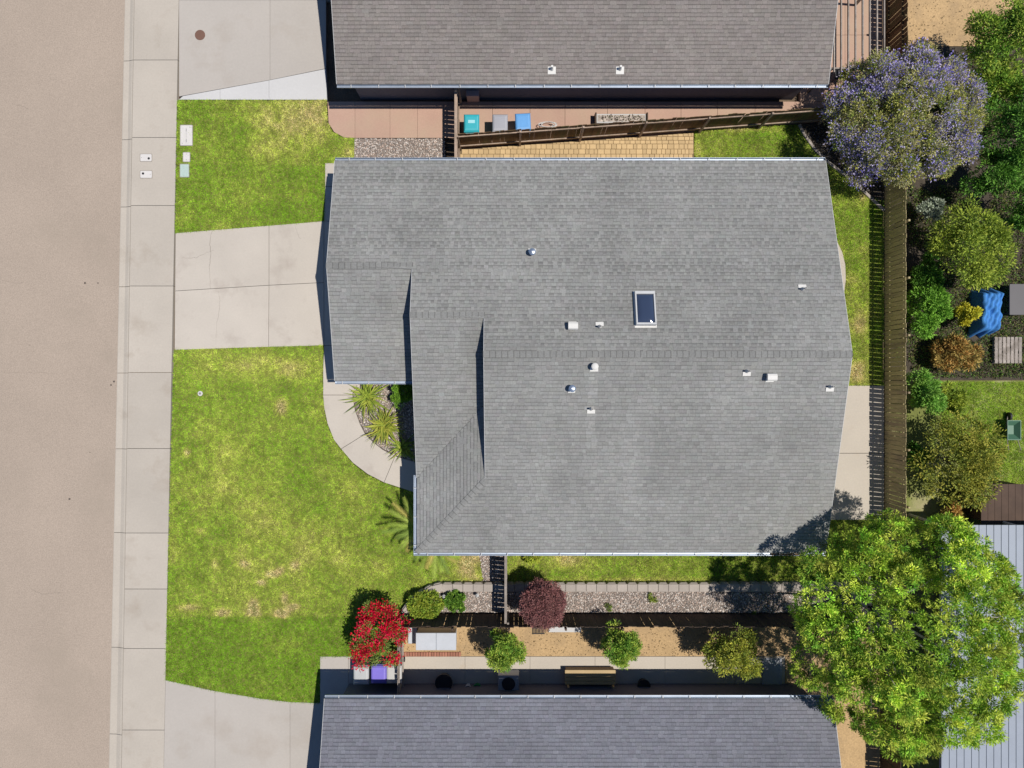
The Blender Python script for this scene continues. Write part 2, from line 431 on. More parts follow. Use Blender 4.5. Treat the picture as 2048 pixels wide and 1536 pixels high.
def vents_tone(x, y):
    """runoff streaks below the metal flashings and old weathering blotches"""
    k = 1.0
    for px, p0, p1, w, d in ((1182, 745, 905, .22, 1.09), (1155, 790, 850, .15, 1.04), (1540, 765, 830, .2, 1.07), (1493, 755, 790, .2, 1.05), (1659, 785, 820, .2, 1.05), (1187, 740, 790, .3, 1.05)):
        q0 = at(px, p0, 4.5); q1 = at(px, p1, 4.0)
        if abs(x - q0.x) < w and q1.y < y < q0.y: k *= d
    a = float(vnoise(np.array([x]), np.array([y]), 0.55)[0]); b = float(vnoise(np.array([x]), np.array([y * 0.5]), 1.7)[0])
    c2 = float(vnoise(np.array([x * 2.6]), np.array([y * .22]), 1.0)[0]); k *= 1 + .07 * (c2 - .5)
    k *= 1.035 - 0.14 * max(0, a - 0.55) / 0.45 - 0.05 * max(0, b - .6)
    for px, py, r, d in ((995, 1010, 1.0, .93), (1000, 1070, .8, .94), (880, 810, .8, .93), (860, 900, .7, .94), (1400, 480, 1.6, .97)):
        q = at(px, py, 3.4); dd = ((x - q.x) ** 2 + (y - q.y) ** 2) / r ** 2
        k *= 1 - (1 - d) * math.exp(-dd)
    return k
cs = math.sqrt(1 + S * S); rr = np.random.default_rng(3)
def intN(v):
    y = YN - v / cs
    return (XW, XE) if y > YG else ((X2, XE) if y > Y2 else (X3, XE))
shingle_slope((0, YN, ZE), (1, 0, 0), (0, -1, S), (YN - YR) * cs, intN, rr, dark=0.80, dashes=True, tone=vents_tone)  # dashes only here: lighting difference between the slopes painted into the tint
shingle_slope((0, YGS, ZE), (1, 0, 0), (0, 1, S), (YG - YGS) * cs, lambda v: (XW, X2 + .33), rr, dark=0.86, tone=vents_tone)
def int2(v):
    y = Y2E + v / cs
    return (X2, X3 + .33) if y > Y2E + (X3 - X2) * DYW else (X2, X2 + (y - Y2E) / DYW)
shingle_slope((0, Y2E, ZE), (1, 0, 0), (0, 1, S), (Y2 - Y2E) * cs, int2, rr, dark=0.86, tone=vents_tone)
def intS(v):
    y = YS + v / cs
    return (X3, XE) if y > YH else (X2 + (y - YS) / DYW, XE)
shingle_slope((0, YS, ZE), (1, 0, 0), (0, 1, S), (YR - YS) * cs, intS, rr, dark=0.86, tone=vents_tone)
cw = math.sqrt(1 + SW * SW)
def intW(v):
    x = v / cw; return (YS + x * DYW, Y2E + x * DYW)
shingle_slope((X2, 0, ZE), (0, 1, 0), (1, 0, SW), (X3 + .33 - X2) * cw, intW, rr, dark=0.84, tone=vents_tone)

house = thing('house', (3, 1, 0), 'single-storey house with grey shingle roof, skylight and stepped gables beside the long lawn', 'house')
T = 0.13
def deck_poly(b, pts, zf, drop=0.012):
    """a roof plane as a slab: top follows zf, thickness T"""
    n = len(pts)
    v = [(x, y, zf(x, y) - drop - T) for x, y in pts] + [(x, y, zf(x, y) - drop) for x, y in pts]
    f = [tuple(range(n))[::-1], tuple(range(n, 2 * n))] + [(i, (i + 1) % n, n + (i + 1) % n, n + i) for i in range(n)]
    b.add(v, f)
b = MB()
deck_poly(b, [(XW, YN), (XW, YG), (X2, YG), (X2, Y2), (X3, Y2), (X3, YR), (XE, YR), (XE, YN)], lambda x, y: zN(y))
deck_poly(b, [(XW, YGS), (X2 + .36, YGS), (X2 + .36, YG - .001), (XW, YG - .001)], lambda x, y: zG(y) - .001)
deck_poly(b, [(X2, Y2E), (X3 + .36, Y2E + (X3 + .36 - X2) * DYW), (X3 + .36, Y2 - .001), (X2, Y2 - .001)], lambda x, y: z2(y) - .001)
deck_poly(b, [(X2, YS), (XE, YS), (XE, YR - .001), (X3, YR - .001), (X3, YH)], lambda x, y: zS(y) - .001)
deck_poly(b, [(X2, YS + .002), (X3 + .36, YS + (X3 + .36 - X2) * DYW), (X3 + .36, Y2E + (X3 + .36 - X2) * DYW - .002), (X2, Y2E - .002)], lambda x, y: zWst(x) - .003)
roof = b.build('roof', m_deck, house)
shing_all.sort(key=lambda t: -t[0])
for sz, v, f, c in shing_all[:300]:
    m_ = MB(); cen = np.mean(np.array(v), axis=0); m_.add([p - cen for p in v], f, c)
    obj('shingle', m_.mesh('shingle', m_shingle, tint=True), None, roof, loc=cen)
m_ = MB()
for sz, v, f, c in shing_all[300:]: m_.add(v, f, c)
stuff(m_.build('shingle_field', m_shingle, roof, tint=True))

# ridge and hip caps
capm = []
def ridge_caps(p0, p1, perp_slope, parent, n=None, col=(0.220, 0.219, 0.208)):
    p0 = Vector(p0); p1 = Vector(p1); d = (p1 - p0); L = d.length; d.normalize()
    side = Vector((-d.y, d.x, 0)).normalized(); n = n or int(L / 0.235); e = L / n; wd = 0.125
    for i in range(n):
        a = p0 + d * (i * e); q = p0 + d * ((i + 1) * e + .03)
        m_ = MB(); g = 1 + random.gauss(0, .035); drop = perp_slope * wd
        def row(c, h): return [c - side * wd + Vector((0, 0, h - drop)), c + Vector((0, 0, h)), c + side * wd + Vector((0, 0, h - drop))]
        v = row(a, .040) + row(q, .018) + row(a, .008)
        cen = (a + q) / 2; a2 = a + d * .028
        cc = (col[0] * g, col[1] * g, col[2] * g, 1); dk = (col[0] * g * .62, col[1] * g * .62, col[2] * g * .62, 1)
        st = row(a - d * .002, .0405) + row(a2, .0385)
        m_.add([x + Vector((0, 0, .001)) - cen for x in st], [(0, 3, 4, 1), (1, 4, 5, 2)], dk)
        m_.add([x - cen for x in v], [(0, 3, 4, 1), (1, 4, 5, 2), (6, 0, 1, 7), (7, 1, 2, 8), (6, 3, 0), (2, 5, 8)], cc)
        obj('ridge_cap', m_.mesh('ridge_cap', m_shingle, tint=True), None, parent, loc=cen)
ridge_caps((XE, YR, ZR), (X3, YR, ZR), S, roof)
ridge_caps((X2 + .02, YG, ZG), (XW, YG, ZG), S, roof)
ridge_caps((X3 + .02, Y2, Z2), (X2, Y2, Z2), S, roof)
ridge_caps((X2, YS, ZE), (X3, YH, zS(YH)), S * .72, roof)

# walls under the eaves
def wall_path(b, pts, th, z0, z1, closed=False):
    n = len(pts)
    for i in range(n if closed else n - 1):
        p = Vector((*pts[i], 0)); q = Vector((*pts[(i + 1) % n], 0)); d = q - p
        M = Matrix.Rotation(math.atan2(d.y, d.x), 3, 'Z')
        b.box((p + q) / 2 + Vector((0, 0, (z0 + z1) / 2)), (d.length - th - .004, th, z1 - z0), M)
o_ = .45
fp = [(XW + o_, YN - o_), (XW + o_, YGS + o_), (X2 + o_, YGS + o_), (X2 + o_, YS + o_), (XE - o_, YS + o_), (XE - o_, YN - o_)]
b = MB(); b.prism(fp, -0.4, ZE - .05)
def gable(x, prof, th=.12):
    n = len(prof); v = [(x, y, z) for y, z in prof] + [(x + th, y, z) for y, z in prof]
    b.add(v, [tuple(range(n)), tuple(range(n, 2 * n))[::-1]] + [(i, n + i, n + (i + 1) % n, (i + 1) % n) for i in range(n)])
u_ = T + .04
gable(XW + o_, [(YN - o_, ZE - .05), (YGS + o_, ZE - .05), (YGS + o_, zG(YGS + o_) - u_), (YG, ZG - u_), (YN - o_, zN(YN - o_) - u_)])
gable(X2 + .34, [(YG, zN(YG) - .3), (YGS, ZE - .1), (Y2E + .1, ZE - .1), (Y2E + .1, z2(Y2E + .1) - u_), (Y2, Z2 - u_), (YG, zN(YG) - u_)])
gable(X3 + .34, [(Y2, zN(Y2) - .3), (YH, zS(YH) - .5), (YH, zS(YH) - u_), (YR, ZR - u_), (Y2, zN(Y2) - u_)])
gable(XE - o_, [(YN - o_, ZE - .05), (YS + o_, ZE - .05), (YS + o_, zS(YS + o_) - u_), (YR, ZR - u_), (YN - o_, zN(YN - o_) - u_)])
b.build('wall', m_stucco, house)
# garage door, entry door and windows
def opening(name, c, d, axis, nx, nz):
    fr = MB(); fr.box(c, d); w = fr.build(name, m_trim, house)
    n_ = Vector((-1, 0, 0)) if axis == 'x' else Vector((0, -1 if c[1] < 0 else 1, 0))
    wid = d[1] if axis == 'x' else d[0]; uu = Vector((0, 1, 0)) if axis == 'x' else Vector((1, 0, 0))
    for i in range(nx):
        for k in range(nz):
            p = Vector(c) + uu * (wid * ((i + .5) / nx - .5)) + Vector((0, 0, d[2] * ((k + .5) / nz - .5))) + n_ * .035
            pm = MB(); sz = (.03, wid / nx - .06, d[2] / nz - .06) if axis == 'x' else (wid / nx - .06, .03, d[2] / nz - .06)
            pm.cbox(p, sz, .004); pm.build('panel' if 'door' in name else 'pane', m_trim if 'door' in name else m_pane, w)
opening('garage_door', (XW + o_, 4.7, 1.08), (.06, 4.9, 2.15), 'x', 4, 4)
opening('front_door', (X2 + o_, -4.6, 1.05), (.06, .95, 2.1), 'x', 1, 3)
opening('window', (X2 + o_, -1.6, 1.4), (.06, 1.8, 1.2), 'x', 2, 1)
opening('window', (3.0, YS + o_, 1.4), (1.8, .06, 1.1), 'y', 2, 1)
opening('window', (8.0, YS + o_, 1.4), (1.8, .06, 1.1), 'y', 2, 1)
opening('window', (4.0, YN - o_, 1.5), (1.2, .06, .9), 'y', 2, 1)

# rake (barge) boards and gutters
def rake(x, y0, za, y1, zb_, xo):
    b = MB()
    p = [Vector((x, y0, za)), Vector((x, y1, zb_))]
    v = []
    for q in p:
        for dx, dz in ((0, -.02 - T - .03), (xo, -.02 - T - .03), (xo, -.004), (0, -.004)): v.append(q + Vector((dx, 0, dz)))
    b.add(v, [(0, 1, 2, 3), (7, 6, 5, 4)] + [(i, 4 + i, 4 + (i + 1) % 4, (i + 1) % 4) for i in range(4)])
    b.build('barge_board', m_trim, house)
rake(XW - .002, YN, ZE, YG, ZG, -.02); rake(XW - .002, YG, ZG, YGS, ZE, -.02)
rake(X2 - .002, YG - .1, zN(YG - .1), Y2, Z2, -.02); rake(X2 - .002, Y2, Z2, Y2E, ZE, -.02)
rake(X3 - .002, Y2 - .1, zN(Y2 - .1), YR, ZR, -.02); rake(X3 - .002, YR, ZR, YH, zS(YH), -.02)
rake(XE + .002, YN, ZE, YR, ZR, .02); rake(XE + .002, YR, ZR, YS, ZE, .02)
def gutter(p0, p1, outw, parent, m=m_gut, step=1.17, first=.6):
    p0 = Vector(p0); p1 = Vector(p1); o = Vector(outw); d = p1 - p0; L = d.length; d.normalize(); b = MB()
    prof = [(0, .0), (0, -.105), (.095, -.105), (.125, -.05), (.125, .0), (.112, .0), (.110, -.05), (.088, -.093), (.012, -.093), (.012, .0)]
    v = []
    for q in (p0, p1):
        for a, z in prof: v.append(q + o * a + Vector((0, 0, z)))
    n = len(prof)
    f = [(i, (i + 1) % n, n + (i + 1) % n, n + i) for i in range(n)]
    b.add(v, f)
    for q, s in ((p0, .001), (p1, -.001)):
        q = q + d * s
        b.add([q, q + Vector((0, 0, -.105)), q + o * .095 + Vector((0, 0, -.105)), q + o * .125 + Vector((0, 0, -.05)), q + o * .125], [(0, 1, 2, 3, 4)])
    gt = b.build('gutter', m, parent)
    t = first
    hm = MB(); M3 = Matrix((d, o, Vector((0, 0, 1)))).transposed()
    hm.box((0, 0, 0), (.03, .13, .004), M3); hme = hm.mesh('hanger', m_trim)
    while t < L - .1:
        obj('hanger', hme, None, gt, loc=p0 + d * t + o * .062 + Vector((0, 0, .004))); t += step + random.uniform(-.06, .06)
    return gt
gutter((XW, YN + .012, ZE - .03), (XE, YN + .012, ZE - .03), (0, 1, 0), house)
gutter((X2 - .03, YGS - .012, ZE - .03), (XW, YGS - .012, ZE - .03), (0, -1, 0), house, first=.9)
gutter((X2 - .14, YS - .012, ZE - .03), (XE, YS - .012, ZE - .03), (0, -1, 0), house)
gutter((X2 - .012, YS - .0, ZE - .03), (X2 - .012, Y2E + .12, ZE - .03), (-1, 0, 0), house, first=.3)

# vents on the roof: part = flashing, sub-parts = pipe / cap
def slopeM(sy):      # rotation that lays a plate on the slope; sy = dz/dy
    return Matrix.Rotation(math.atan(sy), 3, 'X')
def vent(px, py, kind, south, m=m_vent, k=1.0):
    # the flashing lies on the slope under that pixel
    z = 4.2
    for _ in range(8):
        p = at(px, py, z); z = zS(p.y) if south else zN(p.y)
    p = at(px, py, z); M = slopeM(S if south else -S)
    f = MB(); dn = -1 if south else 1
    f.box(p + Vector((0, dn * -.0, .03)), (.32 * k, .16 * k, .012), M)
    fl = f.build('roof_vent', m_vent, house)
    up = p + Vector((0, -dn * .11 * k, .02 + S * .1))
    c = MB()
    if kind == 'pipe':
        c.lathe([(.085, -.02), (.075, .05), (.05, .10), (.048, .14)], up, 12); c.build('collar', m_vent, fl, True)
        c = MB(); c.lathe([(.038, .12), (.038, .36), (.030, .36), (.028, .25)], up, 12); c.build('pipe', m, fl)
        c = MB(); c.lathe([(.0, .27), (.027, .271)], up, 8); c.build('opening', m_black, fl)
    elif kind == 'hood':
        c.box(up + Vector((0, 0, .08)), (.20, .20, .22)); c.build('duct', m, fl)
        c = MB(); pr = [(-.15, .17), (-.15, .24), (-.10, .30), (.06, .31), (.13, .28), (.15, .17)]
        v = [up + Vector((x, y, z)) for x in (-.19, .19) for y, z in pr]; n = len(pr)
        c.add(v, [tuple(range(n))[::-1], tuple(range(n, 2 * n))] + [(i, (i + 1) % n, n + (i + 1) % n, n + i) for i in range(n)])
        c.build('hood', m, fl)
    else:
        c.lathe([(.10, -.03), (.075, .06), (.07, .20)], up, 14); c.build('pipe', m, fl, True)
        c = MB(); c.lathe([(.13, .21), (.14, .24), (.14, .31), (.10, .34), (.03, .36)], up, 18); c.build('cap', m, fl)
    return fl
vent(1064, 501, 'round', False, m_galv)
vent(1145, 647, 'hood', False); vent(1199, 648, 'pipe', False); vent(1604, 573, 'pipe', False)
vent(1188, 739, 'round', True); vent(1143, 782, 'round', True, m_galv, .9); vent(1182, 823, 'pipe', True)
vent(1493, 748, 'pipe', True); vent(1539, 760, 'hood', True); vent(1659, 779, 'pipe', True)

# skylight
pc = at(1291, 618, 4.62); zc = zN(pc.y); M = slopeM(-S)
sw_, sh_ = .80, 1.42
fr = MB(); fr.box(pc.xy.to_3d() + Vector((0, 0, zc + .012)), (sw_ + .08, sh_ + .14, .02), M)
skl = fr.build('skylight', m_vent, house); skl['label'] = 'white framed skylight with dark domed pane'
C0 = Vector((pc.x, pc.y, zc))
for cx, cy, dx, dy in ((0, sh_ / 2 - .06, sw_, .12), (0, -sh_ / 2 + .04, sw_, .08), (-sw_ / 2 + .03, -.02, .06, sh_ - .206), (sw_ / 2 - .03, -.02, .06, sh_ - .206)):
    f_ = MB(); f_.cbox(C0 + M @ Vector((cx, cy, .12)), (dx, dy, .20), .012, M); f_.build('frame', m_trim, skl)
f_ = MB(); nx, ny = 10, 14; gw, gh = sw_ - .125, sh_ - .215; v = []
for j in range(ny + 1):
    for i in range(nx + 1):
        a = i / nx * 2 - 1; c_ = j / ny * 2 - 1
        v.append(C0 + M @ Vector((a * gw / 2, -.02 + c_ * gh / 2, .165 + .09 * (1 - a ** 4) * (1 - c_ ** 4))))
f_.add(v, [(j * (nx + 1) + i, j * (nx + 1) + i + 1, (j + 1) * (nx + 1) + i + 1, (j + 1) * (nx + 1) + i) for j in range(ny) for i in range(nx)])
f_.build('pane', m_glass, skl, True)

# ------------------------------------------------------------------ neighbouring houses
def simple_house(label, xa, xb, ya, yb, zE, s, base, rootloc, vis_low, rng, garage=None, dark=.9):
    """gable roof with ridge along x; ya = southern eave, yb = northern eave; vis_low: which slope gets shingle relief"""
    r = thing('house', rootloc, label, 'house', None)
    ym = (ya + yb) / 2; zm = zE + s * (ym - ya); b = MB(); c_ = math.sqrt(1 + s * s)
    f1 = lambda x, y: zE + s * (y - ya); f2 = lambda x, y: zE + s * (yb - y)
    deck_poly(b, [(xa, ya), (xb, ya), (xb, ym), (xa, ym)], f1); deck_poly(b, [(xa, ym + .001), (xb, ym + .001), (xb, yb), (xa, yb)], lambda x, y: f2(x, y) - .001)
    rf = b.build('roof', m_deck, r)
    for lo in (True, False):
        L = []
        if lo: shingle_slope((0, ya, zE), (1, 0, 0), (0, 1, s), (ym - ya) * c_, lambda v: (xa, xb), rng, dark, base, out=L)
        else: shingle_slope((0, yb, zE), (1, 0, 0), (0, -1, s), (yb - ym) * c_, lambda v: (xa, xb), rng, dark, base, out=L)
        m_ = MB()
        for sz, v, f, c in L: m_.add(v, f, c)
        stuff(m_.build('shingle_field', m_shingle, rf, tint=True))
    b = MB(); b.prism([(xa + .45, ya + .45), (xb - .45, ya + .45), (xb - .45, yb - .45), (xa + .45, yb - .45)], -.4, zE - .05)
    for x in (xa + .45, xb - .57):
        prof = [(ya + .45, zE - .05), (yb - .45, zE - .05), (yb - .45, zE + s * .45 - .17), (ym, zm - .17), (ya + .45, zE + s * .45 - .17)]
        n = 5; v = [(x, y, z) for y, z in prof] + [(x + .12, y, z) for y, z in prof]
        b.add(v, [tuple(range(n)), tuple(range(n, 2 * n))[::-1]] + [(i, n + i, n + (i + 1) % n, (i + 1) % n) for i in range(n)])
    b.build('wall', mat('eave shade stucco', (.13, .13, .155), .06, 1, .06, 40, bump=.3), r)  # navy shade under the eaves is put into the wall colour
    n_caps = 0
    ridge_caps((xb, ym, zm), (xa, ym, zm), s, rf, n=80, col=base)
    gutter((xa, ya - .012, zE - .03), (xb, ya - .012, zE - .03), (0, -1, 0), r)
    gutter((xa, yb + .012, zE - .03), (xb, yb + .012, zE - .03), (0, 1, 0), r)
    for x in (xa - .022, xb + .002):
        for (y0, y1) in ((ya, ym), (yb, ym)):
            v = []; b = MB()
            for y, z in ((y0, zE), (y1, zm)):
                for dx, dz in ((0, -.18), (.02, -.18), (.02, -.004), (0, -.004)): v.append((x + dx, y, z + dz))
            b.add(v, [(0, 1, 2, 3), (7, 6, 5, 4)] + [(i, 4 + i, 4 + (i + 1) % 4, (i + 1) % 4) for i in range(4)])
            b.build('barge_board', m_trim, r)
    return r
hN = simple_house('neighbouring house with warm grey roof north of the paver strip', -7.45, 13.45, 12.75, 29.4, 2.6, S, (0.215, 0.192, 0.176), (3, 21, 0), True, np.random.default_rng(5))
hS = simple_house('neighbouring house with cool blue grey roof beyond the dark south fence', -7.97, 13.65, -30.2, -13.38, 2.6, S, (0.165, 0.167, 0.190), (3, -21, 0), False, np.random.default_rng(6))
for px, py in ((1104, 138), (1241, 138)):
    p = at(px, py, 2.9); p.z = ZE + S * (p.y - 12.75)
    f = MB(); f.box(p + Vector((0, 0, .02)), (.34, .3, .012), slopeM(S)); fl = f.build('roof_vent', m_vent, hN)
    c = MB(); c.lathe([(.09, -.02), (.06, .08), (.05, .3), (.04, .3)], p + Vector((0, .05, .02)), 12); c.build('pipe', m_vent, fl)

# ------------------------------------------------------------------ neighbours' ground
slabs('driveway', [[(358, -260), (540, -260), (540, 0), (358, 0)], [(540, -260), (700, -260), (700, 0), (540, 0)],
                   [(358, 0), (540, 0), (540, 160), (358, 193)], [(540, 0), (652, 0), (652, 137), (540, 160)], ], m_drive2, gap=.005)
slabs('driveway_extension', [[(366, 192), (440, 178.5), (440, 199.5), (357, 199.5)], [(440, 178.5), (538, 160.5), (538, 199.5), (440, 199.5)], [(538, 160.5), (652, 137.5), (654, 199.5), (538, 199.5)]], m_white_conc, z=0.004, gap=.005)
sp = at(400, 70, .01); b = MB(); b.lathe([(.24, 0), (.23, .012), (.05, .016)], sp, 18)
tag(b.build('drain_cover', simple('rusty iron', (0.16, 0.085, 0.06), .8)), 'round rusty brown cover on the pale driveway at the top', 'drain cover')
slabs('side_patio', [[(655, 203), (710, 203), (710, 276), (688, 275), (668, 264), (657, 246)], [(710, 203), (780, 203), (780, 276), (710, 276)], [(780, 203), (835, 203), (835, 276), (780, 276)], [(835, 203), (918, 203), (918, 276), (835, 276)]], m_pink, gap=.004)
q = [(918, 203, 301), (985, 203, 296), (1060, 203, 291), (1130, 203, 286), (1215, 203, 280), (1290, 203, 275), (1362, 203, 270), (1435, 203, 264), (1510, 203, 259), (1590, 203, 253), (1670, 203, 247), (1765, 203, 240)]
slabs('side_path', [[(a[0], 203), (c[0], 203), (c[0], c[2] - 6), (a[0], a[2] - 6)] for a, c in zip(q[:-1], q[1:])], m_pink, gap=.006)
slabs('back_patio', [[(1600, -40), (1690, -40), (1690, 70), (1600, 70)], [(1690, -40), (1765, -40), (1765, 70), (1690, 70)], [(1600, 70), (1690, 70), (1690, 203), (1600, 203)], [(1690, 70), (1765, 70), (1765, 203), (1690, 203)]], m_pink, gap=.005, z=.004)
slabs('driveway', [[(331, 1360), (430, 1382), (430, 1800), (322, 1800)], [(430, 1382), (520, 1397), (580, 1404), (580, 1800), (430, 1800)], [(580, 1404), (638, 1406), (700, 1406), (700, 1800), (580, 1800)]], m_drive2, gap=.005)
slabs('front_pad', [[(640, 1313), (697, 1313), (697, 1406), (640, 1406)], [(697, 1313), (806, 1313), (806, 1420), (697, 1420)]], m_drive2, gap=.005)
slabs('side_path', [[(806, 1313), (930, 1313), (930, 1420), (806, 1420)], [(930, 1313), (1060, 1313), (1060, 1420), (930, 1420)], [(1060, 1313), (1190, 1313), (1190, 1420), (1060, 1420)], [(1190, 1313), (1330, 1313), (1330, 1420), (1190, 1420)], [(1330, 1313), (1470, 1313), (1470, 1420), (1330, 1420)], [(1470, 1313), (1570, 1313), (1570, 1420), (1470, 1420)]], m_patio, gap=.005)
b = MB(); b.prism([g2(806, 1229), g2(1760, 1229), g2(1760, 1312.6), g2(806, 1312.6)], -.5, -.005); struct(b.build('dirt_yard', m_tandirt))
b = MB(); b.prism([g2(1571, 1313), g2(1760, 1313), g2(1760, 1900), g2(1571, 1900)], -.5, -.01); struct(b.build('dirt_yard', m_tandirt))
b = MB(); b.prism([g2(1775, -400), g2(2300, -400), g2(2300, 92), g2(1775, 92)], -.5, -.01); struct(b.build('dirt_yard', m_tandirt))
b = MB(); b.prism([g2(1775, 93), g2(2400, 93), g2(2400, 760), g2(1775, 760)], -.5, -.012); struct(b.build('garden_bed', m_mulch))
m_eground = mat('thin grass', (0.17, 0.19, 0.05), .35, .5, .25, 14, stain=((.36, .30, .20), .5, .7), sscale=.5, bump=.4)
b = MB(); b.prism([g2(1775, 761), g2(2400, 761), g2(2400, 2000), g2(1775, 2000)], -.5, -.014); struct(b.build('back_yard', m_eground))

# own back yard slabs, beds
slabs('patio', [[(1560, 771), (1768, 771), (1768, 906.5), (1560, 906.5)], [(1560, 906.5), (1768, 906.5), (1768, 1040), (1560, 1040)]], m_patio, gap=.010)
b = MB()
pts = [(1560, 430)] + [(1560 + 118 * math.sin(t) ** .8 + 12, 560 - 105 * math.cos(t)) for t in np.linspace(.25, math.pi - .25, 14)] + [(1560, 690)]
pts = [(1560, 450), (1650, 450), (1672, 480), (1684, 505), (1690, 530), (1691, 560), (1687, 590), (1676, 620), (1650, 650), (1560, 650)]
b.prism(ccw([g2(*q) for q in pts]), -.5, .035, .006); struct(b.build('step_pad', m_patio))
b = MB(); b.prism(ccw([g2(*q) for q in [(1598, 249), (1606, 266), (1631, 300), (1662, 328), (1703, 358), (1742, 397), (1768, 420), (1768, 236)]]), -.5, -.005); struct(b.build('planting_bed', m_mulch))
edging = [(1598, 249), (1607, 268), (1630, 300), (1660, 328), (1700, 358), (1722, 378), (1742, 397), (1768, 421)]
r_ = thing('bed_edging', at(1660, 328), 'curved concrete edging strip around the dark bed under the lilac tree', 'edging')
for a, c in zip(edging[:-1], edging[1:]):
    A = at(*a); Bq = at(*c); d = Bq - A; n_ = max(1, int(d.length / .5))
    for i in range(n_):
        m_ = MB(); Mz = Matrix.Rotation(math.atan2(d.y, d.x), 3, 'Z')
        m_.cbox(A + d * ((i + .5) / n_) + Vector((0, 0, .0)), (d.length / n_ - .012, .13, .13), .015, Mz); m_.build('edging_block', m_white_conc if False else m_block, r_)

# pavers along the north wall of the house
pv = bpy.data.objects.new('paver_strip', None); COL.objects.link(pv); struct(pv)
bb = MB(); pp = ccw([g2(915, 365), g2(1388, 365), g2(1388, 266), g2(920, 299)]); bb.prism(pp, -.5, -.035); struct(bb.build('paver_bedding', mat('joint sand', (.20, .14, .075), .2, 2, .2))); 
rp = np.random.default_rng(8); field = MB(); npv = 0
pe = lambda x: 10.83 + (x + 2.42) * (11.60 - 10.83) / (8.40 + 2.42)
x0p, x1p = -2.42, 8.38
y = 12.0; cells = []
while y > 9.1:
    dy = rp.choice([.17, .235, .235]); x = x0p + rp.random() * .1
    while x < x1p:
        dx = rp.choice([.17, .235, .235, .30]); dx = min(dx, x1p - x)
        if dx > .06:
            top = min(y, pe(x + dx / 2))
            if top - (y - dy) > .05: cells.append((x, y - dy, x + dx, top))
        x += dx
    y -= dy
for (xa, ya, xb, yb) in cells:
    t = field if yb < 9.98 or npv >= 299 else MB()
    z = rp.normal() * .003
    c = ((xa + xb) / 2, (ya + yb) / 2, -.02 + z); d = (xb - xa - .014, yb - ya - .014, .05)
    if t is field: t.cbox(c, d, .008)
    else:
        t.cbox((0, 0, 0), d, .008); obj('paver', t.mesh('paver', m_paver), None, pv, loc=c, rot=(rp.normal() * .006, rp.normal() * .006, rp.normal() * .012)); npv += 1
stuff(field.build('paver_field', m_paver, pv))

# ------------------------------------------------------------------ planter wall on the south side
def poly_len(path): return sum((Vector(b) - Vector(a)).length for a, b in zip(path[:-1], path[1:]))
def walk_path(path, step):
    out = []; pts = [Vector(p) for p in path]; L = poly_len(path); n = int(L / step); e = L / n
    for i in range(n):
        s = (i + .5) * e; acc = 0
        for a, b in zip(pts[:-1], pts[1:]):
            l = (b - a).length
            if acc + l >= s: out.append((a.lerp(b, (s - acc) / l), (b - a).normalized(), e)); break
            acc += l
    return out
YW = -9.14
wp = [(17.0, YW), (-3.3, YW), (-3.72, YW - .10), (-4.25, YW - .42), (-4.75, YW - .86), (-5.05, YW - 1.28)]
rw = thing('retaining_wall', (5, YW, 0), 'low block retaining wall with flat caps between the side lawn and gravel planter', 'wall')
cap_me = MB(); cap_me.cbox((0, 0, 0), (.452, .35, .08), .012); cap_me = cap_me.mesh('cap_stone', m_block)
blk = MB(); blk.prism([(-.225, .14), (-.225, -.13), (-.12, -.185), (.12, -.185), (.225, -.13), (.225, .14)], -.15, .15, .012); blk = blk.mesh('wall_block', m_block)
for p, d, e in walk_path(wp, .46):
    a = math.atan2(-d.y, -d.x); n_ = Vector((d.y, -d.x)) * -1
    inn = Vector((-d.y, d.x)) if Vector((-d.y, d.x)).y < 0 else Vector((d.y, -d.x))
    if inn.y > 0: inn = -inn
    nrm = Vector((-d.y, d.x)); nrm = nrm if (nrm.y < 0 or (abs(nrm.y) < .2 and nrm.x > 0)) else -nrm
    c = Vector(p[:2]) + nrm * .17
    ang = math.atan2(nrm.x, -nrm.y)
    obj('cap_stone', cap_me, None, rw, loc=(c.x, c.y, .35 + random.uniform(-.004, .004)), rot=(0, 0, ang + random.gauss(0, .006)), scale=(e / .465, 1, 1))
    c2 = Vector(p[:2]) + nrm * .13
    obj('wall_block', blk, None, rw, loc=(c2.x, c2.y, .15), rot=(0, 0, ang + math.pi), scale=(e / .465, 1, 1))
bed = ccw([(17.0, YW - .34), (-3.35, YW - .34), (-3.9, YW - .52), (-4.3, YW - .84), (-4.8, YW - 1.33), (17.0, YW - 1.33)])
b = MB(); b.prism(bed, -.4, .27); struct(b.build('gravel_bed', m_bed))
bed2 = ccw([g2(709, 277), g2(890, 277), g2(890, 345), g2(709, 345)]); b = MB(); b.prism(bed2, -.5, -.02); struct(b.build('gravel_bed', m_bed))
bed3 = ccw([g2(*q) for q in [(706, 745), (868, 745), (868, 925), (832, 923), (791, 911), (766, 898), (746, 882), (731, 867), (721, 847), (711, 819), (706, 789)]]); b = MB(); b.prism(bed3, -.5, -.02); struct(b.build('gravel_bed', m_bed))
bed4 = ccw([g2(*q) for q in [(958, 1059), (1010, 1059), (1010, 1163), (966, 1163), (958, 1105)]]); b = MB(); b.prism(bed4, -.5, -.02); struct(b.build('gravel_bed', m_bed))
# metal strip between lawn and gravel
b = MB(); A = at(709, 277); Bq = at(709, 326); b.box((A + Bq) / 2 + Vector((0, 0, -.02)), (.025, (A - Bq).length, .06))
tag(b.build('edging_strip', m_gray_wood), 'thin grey edging strip between the small front lawn and north gravel', 'edging')

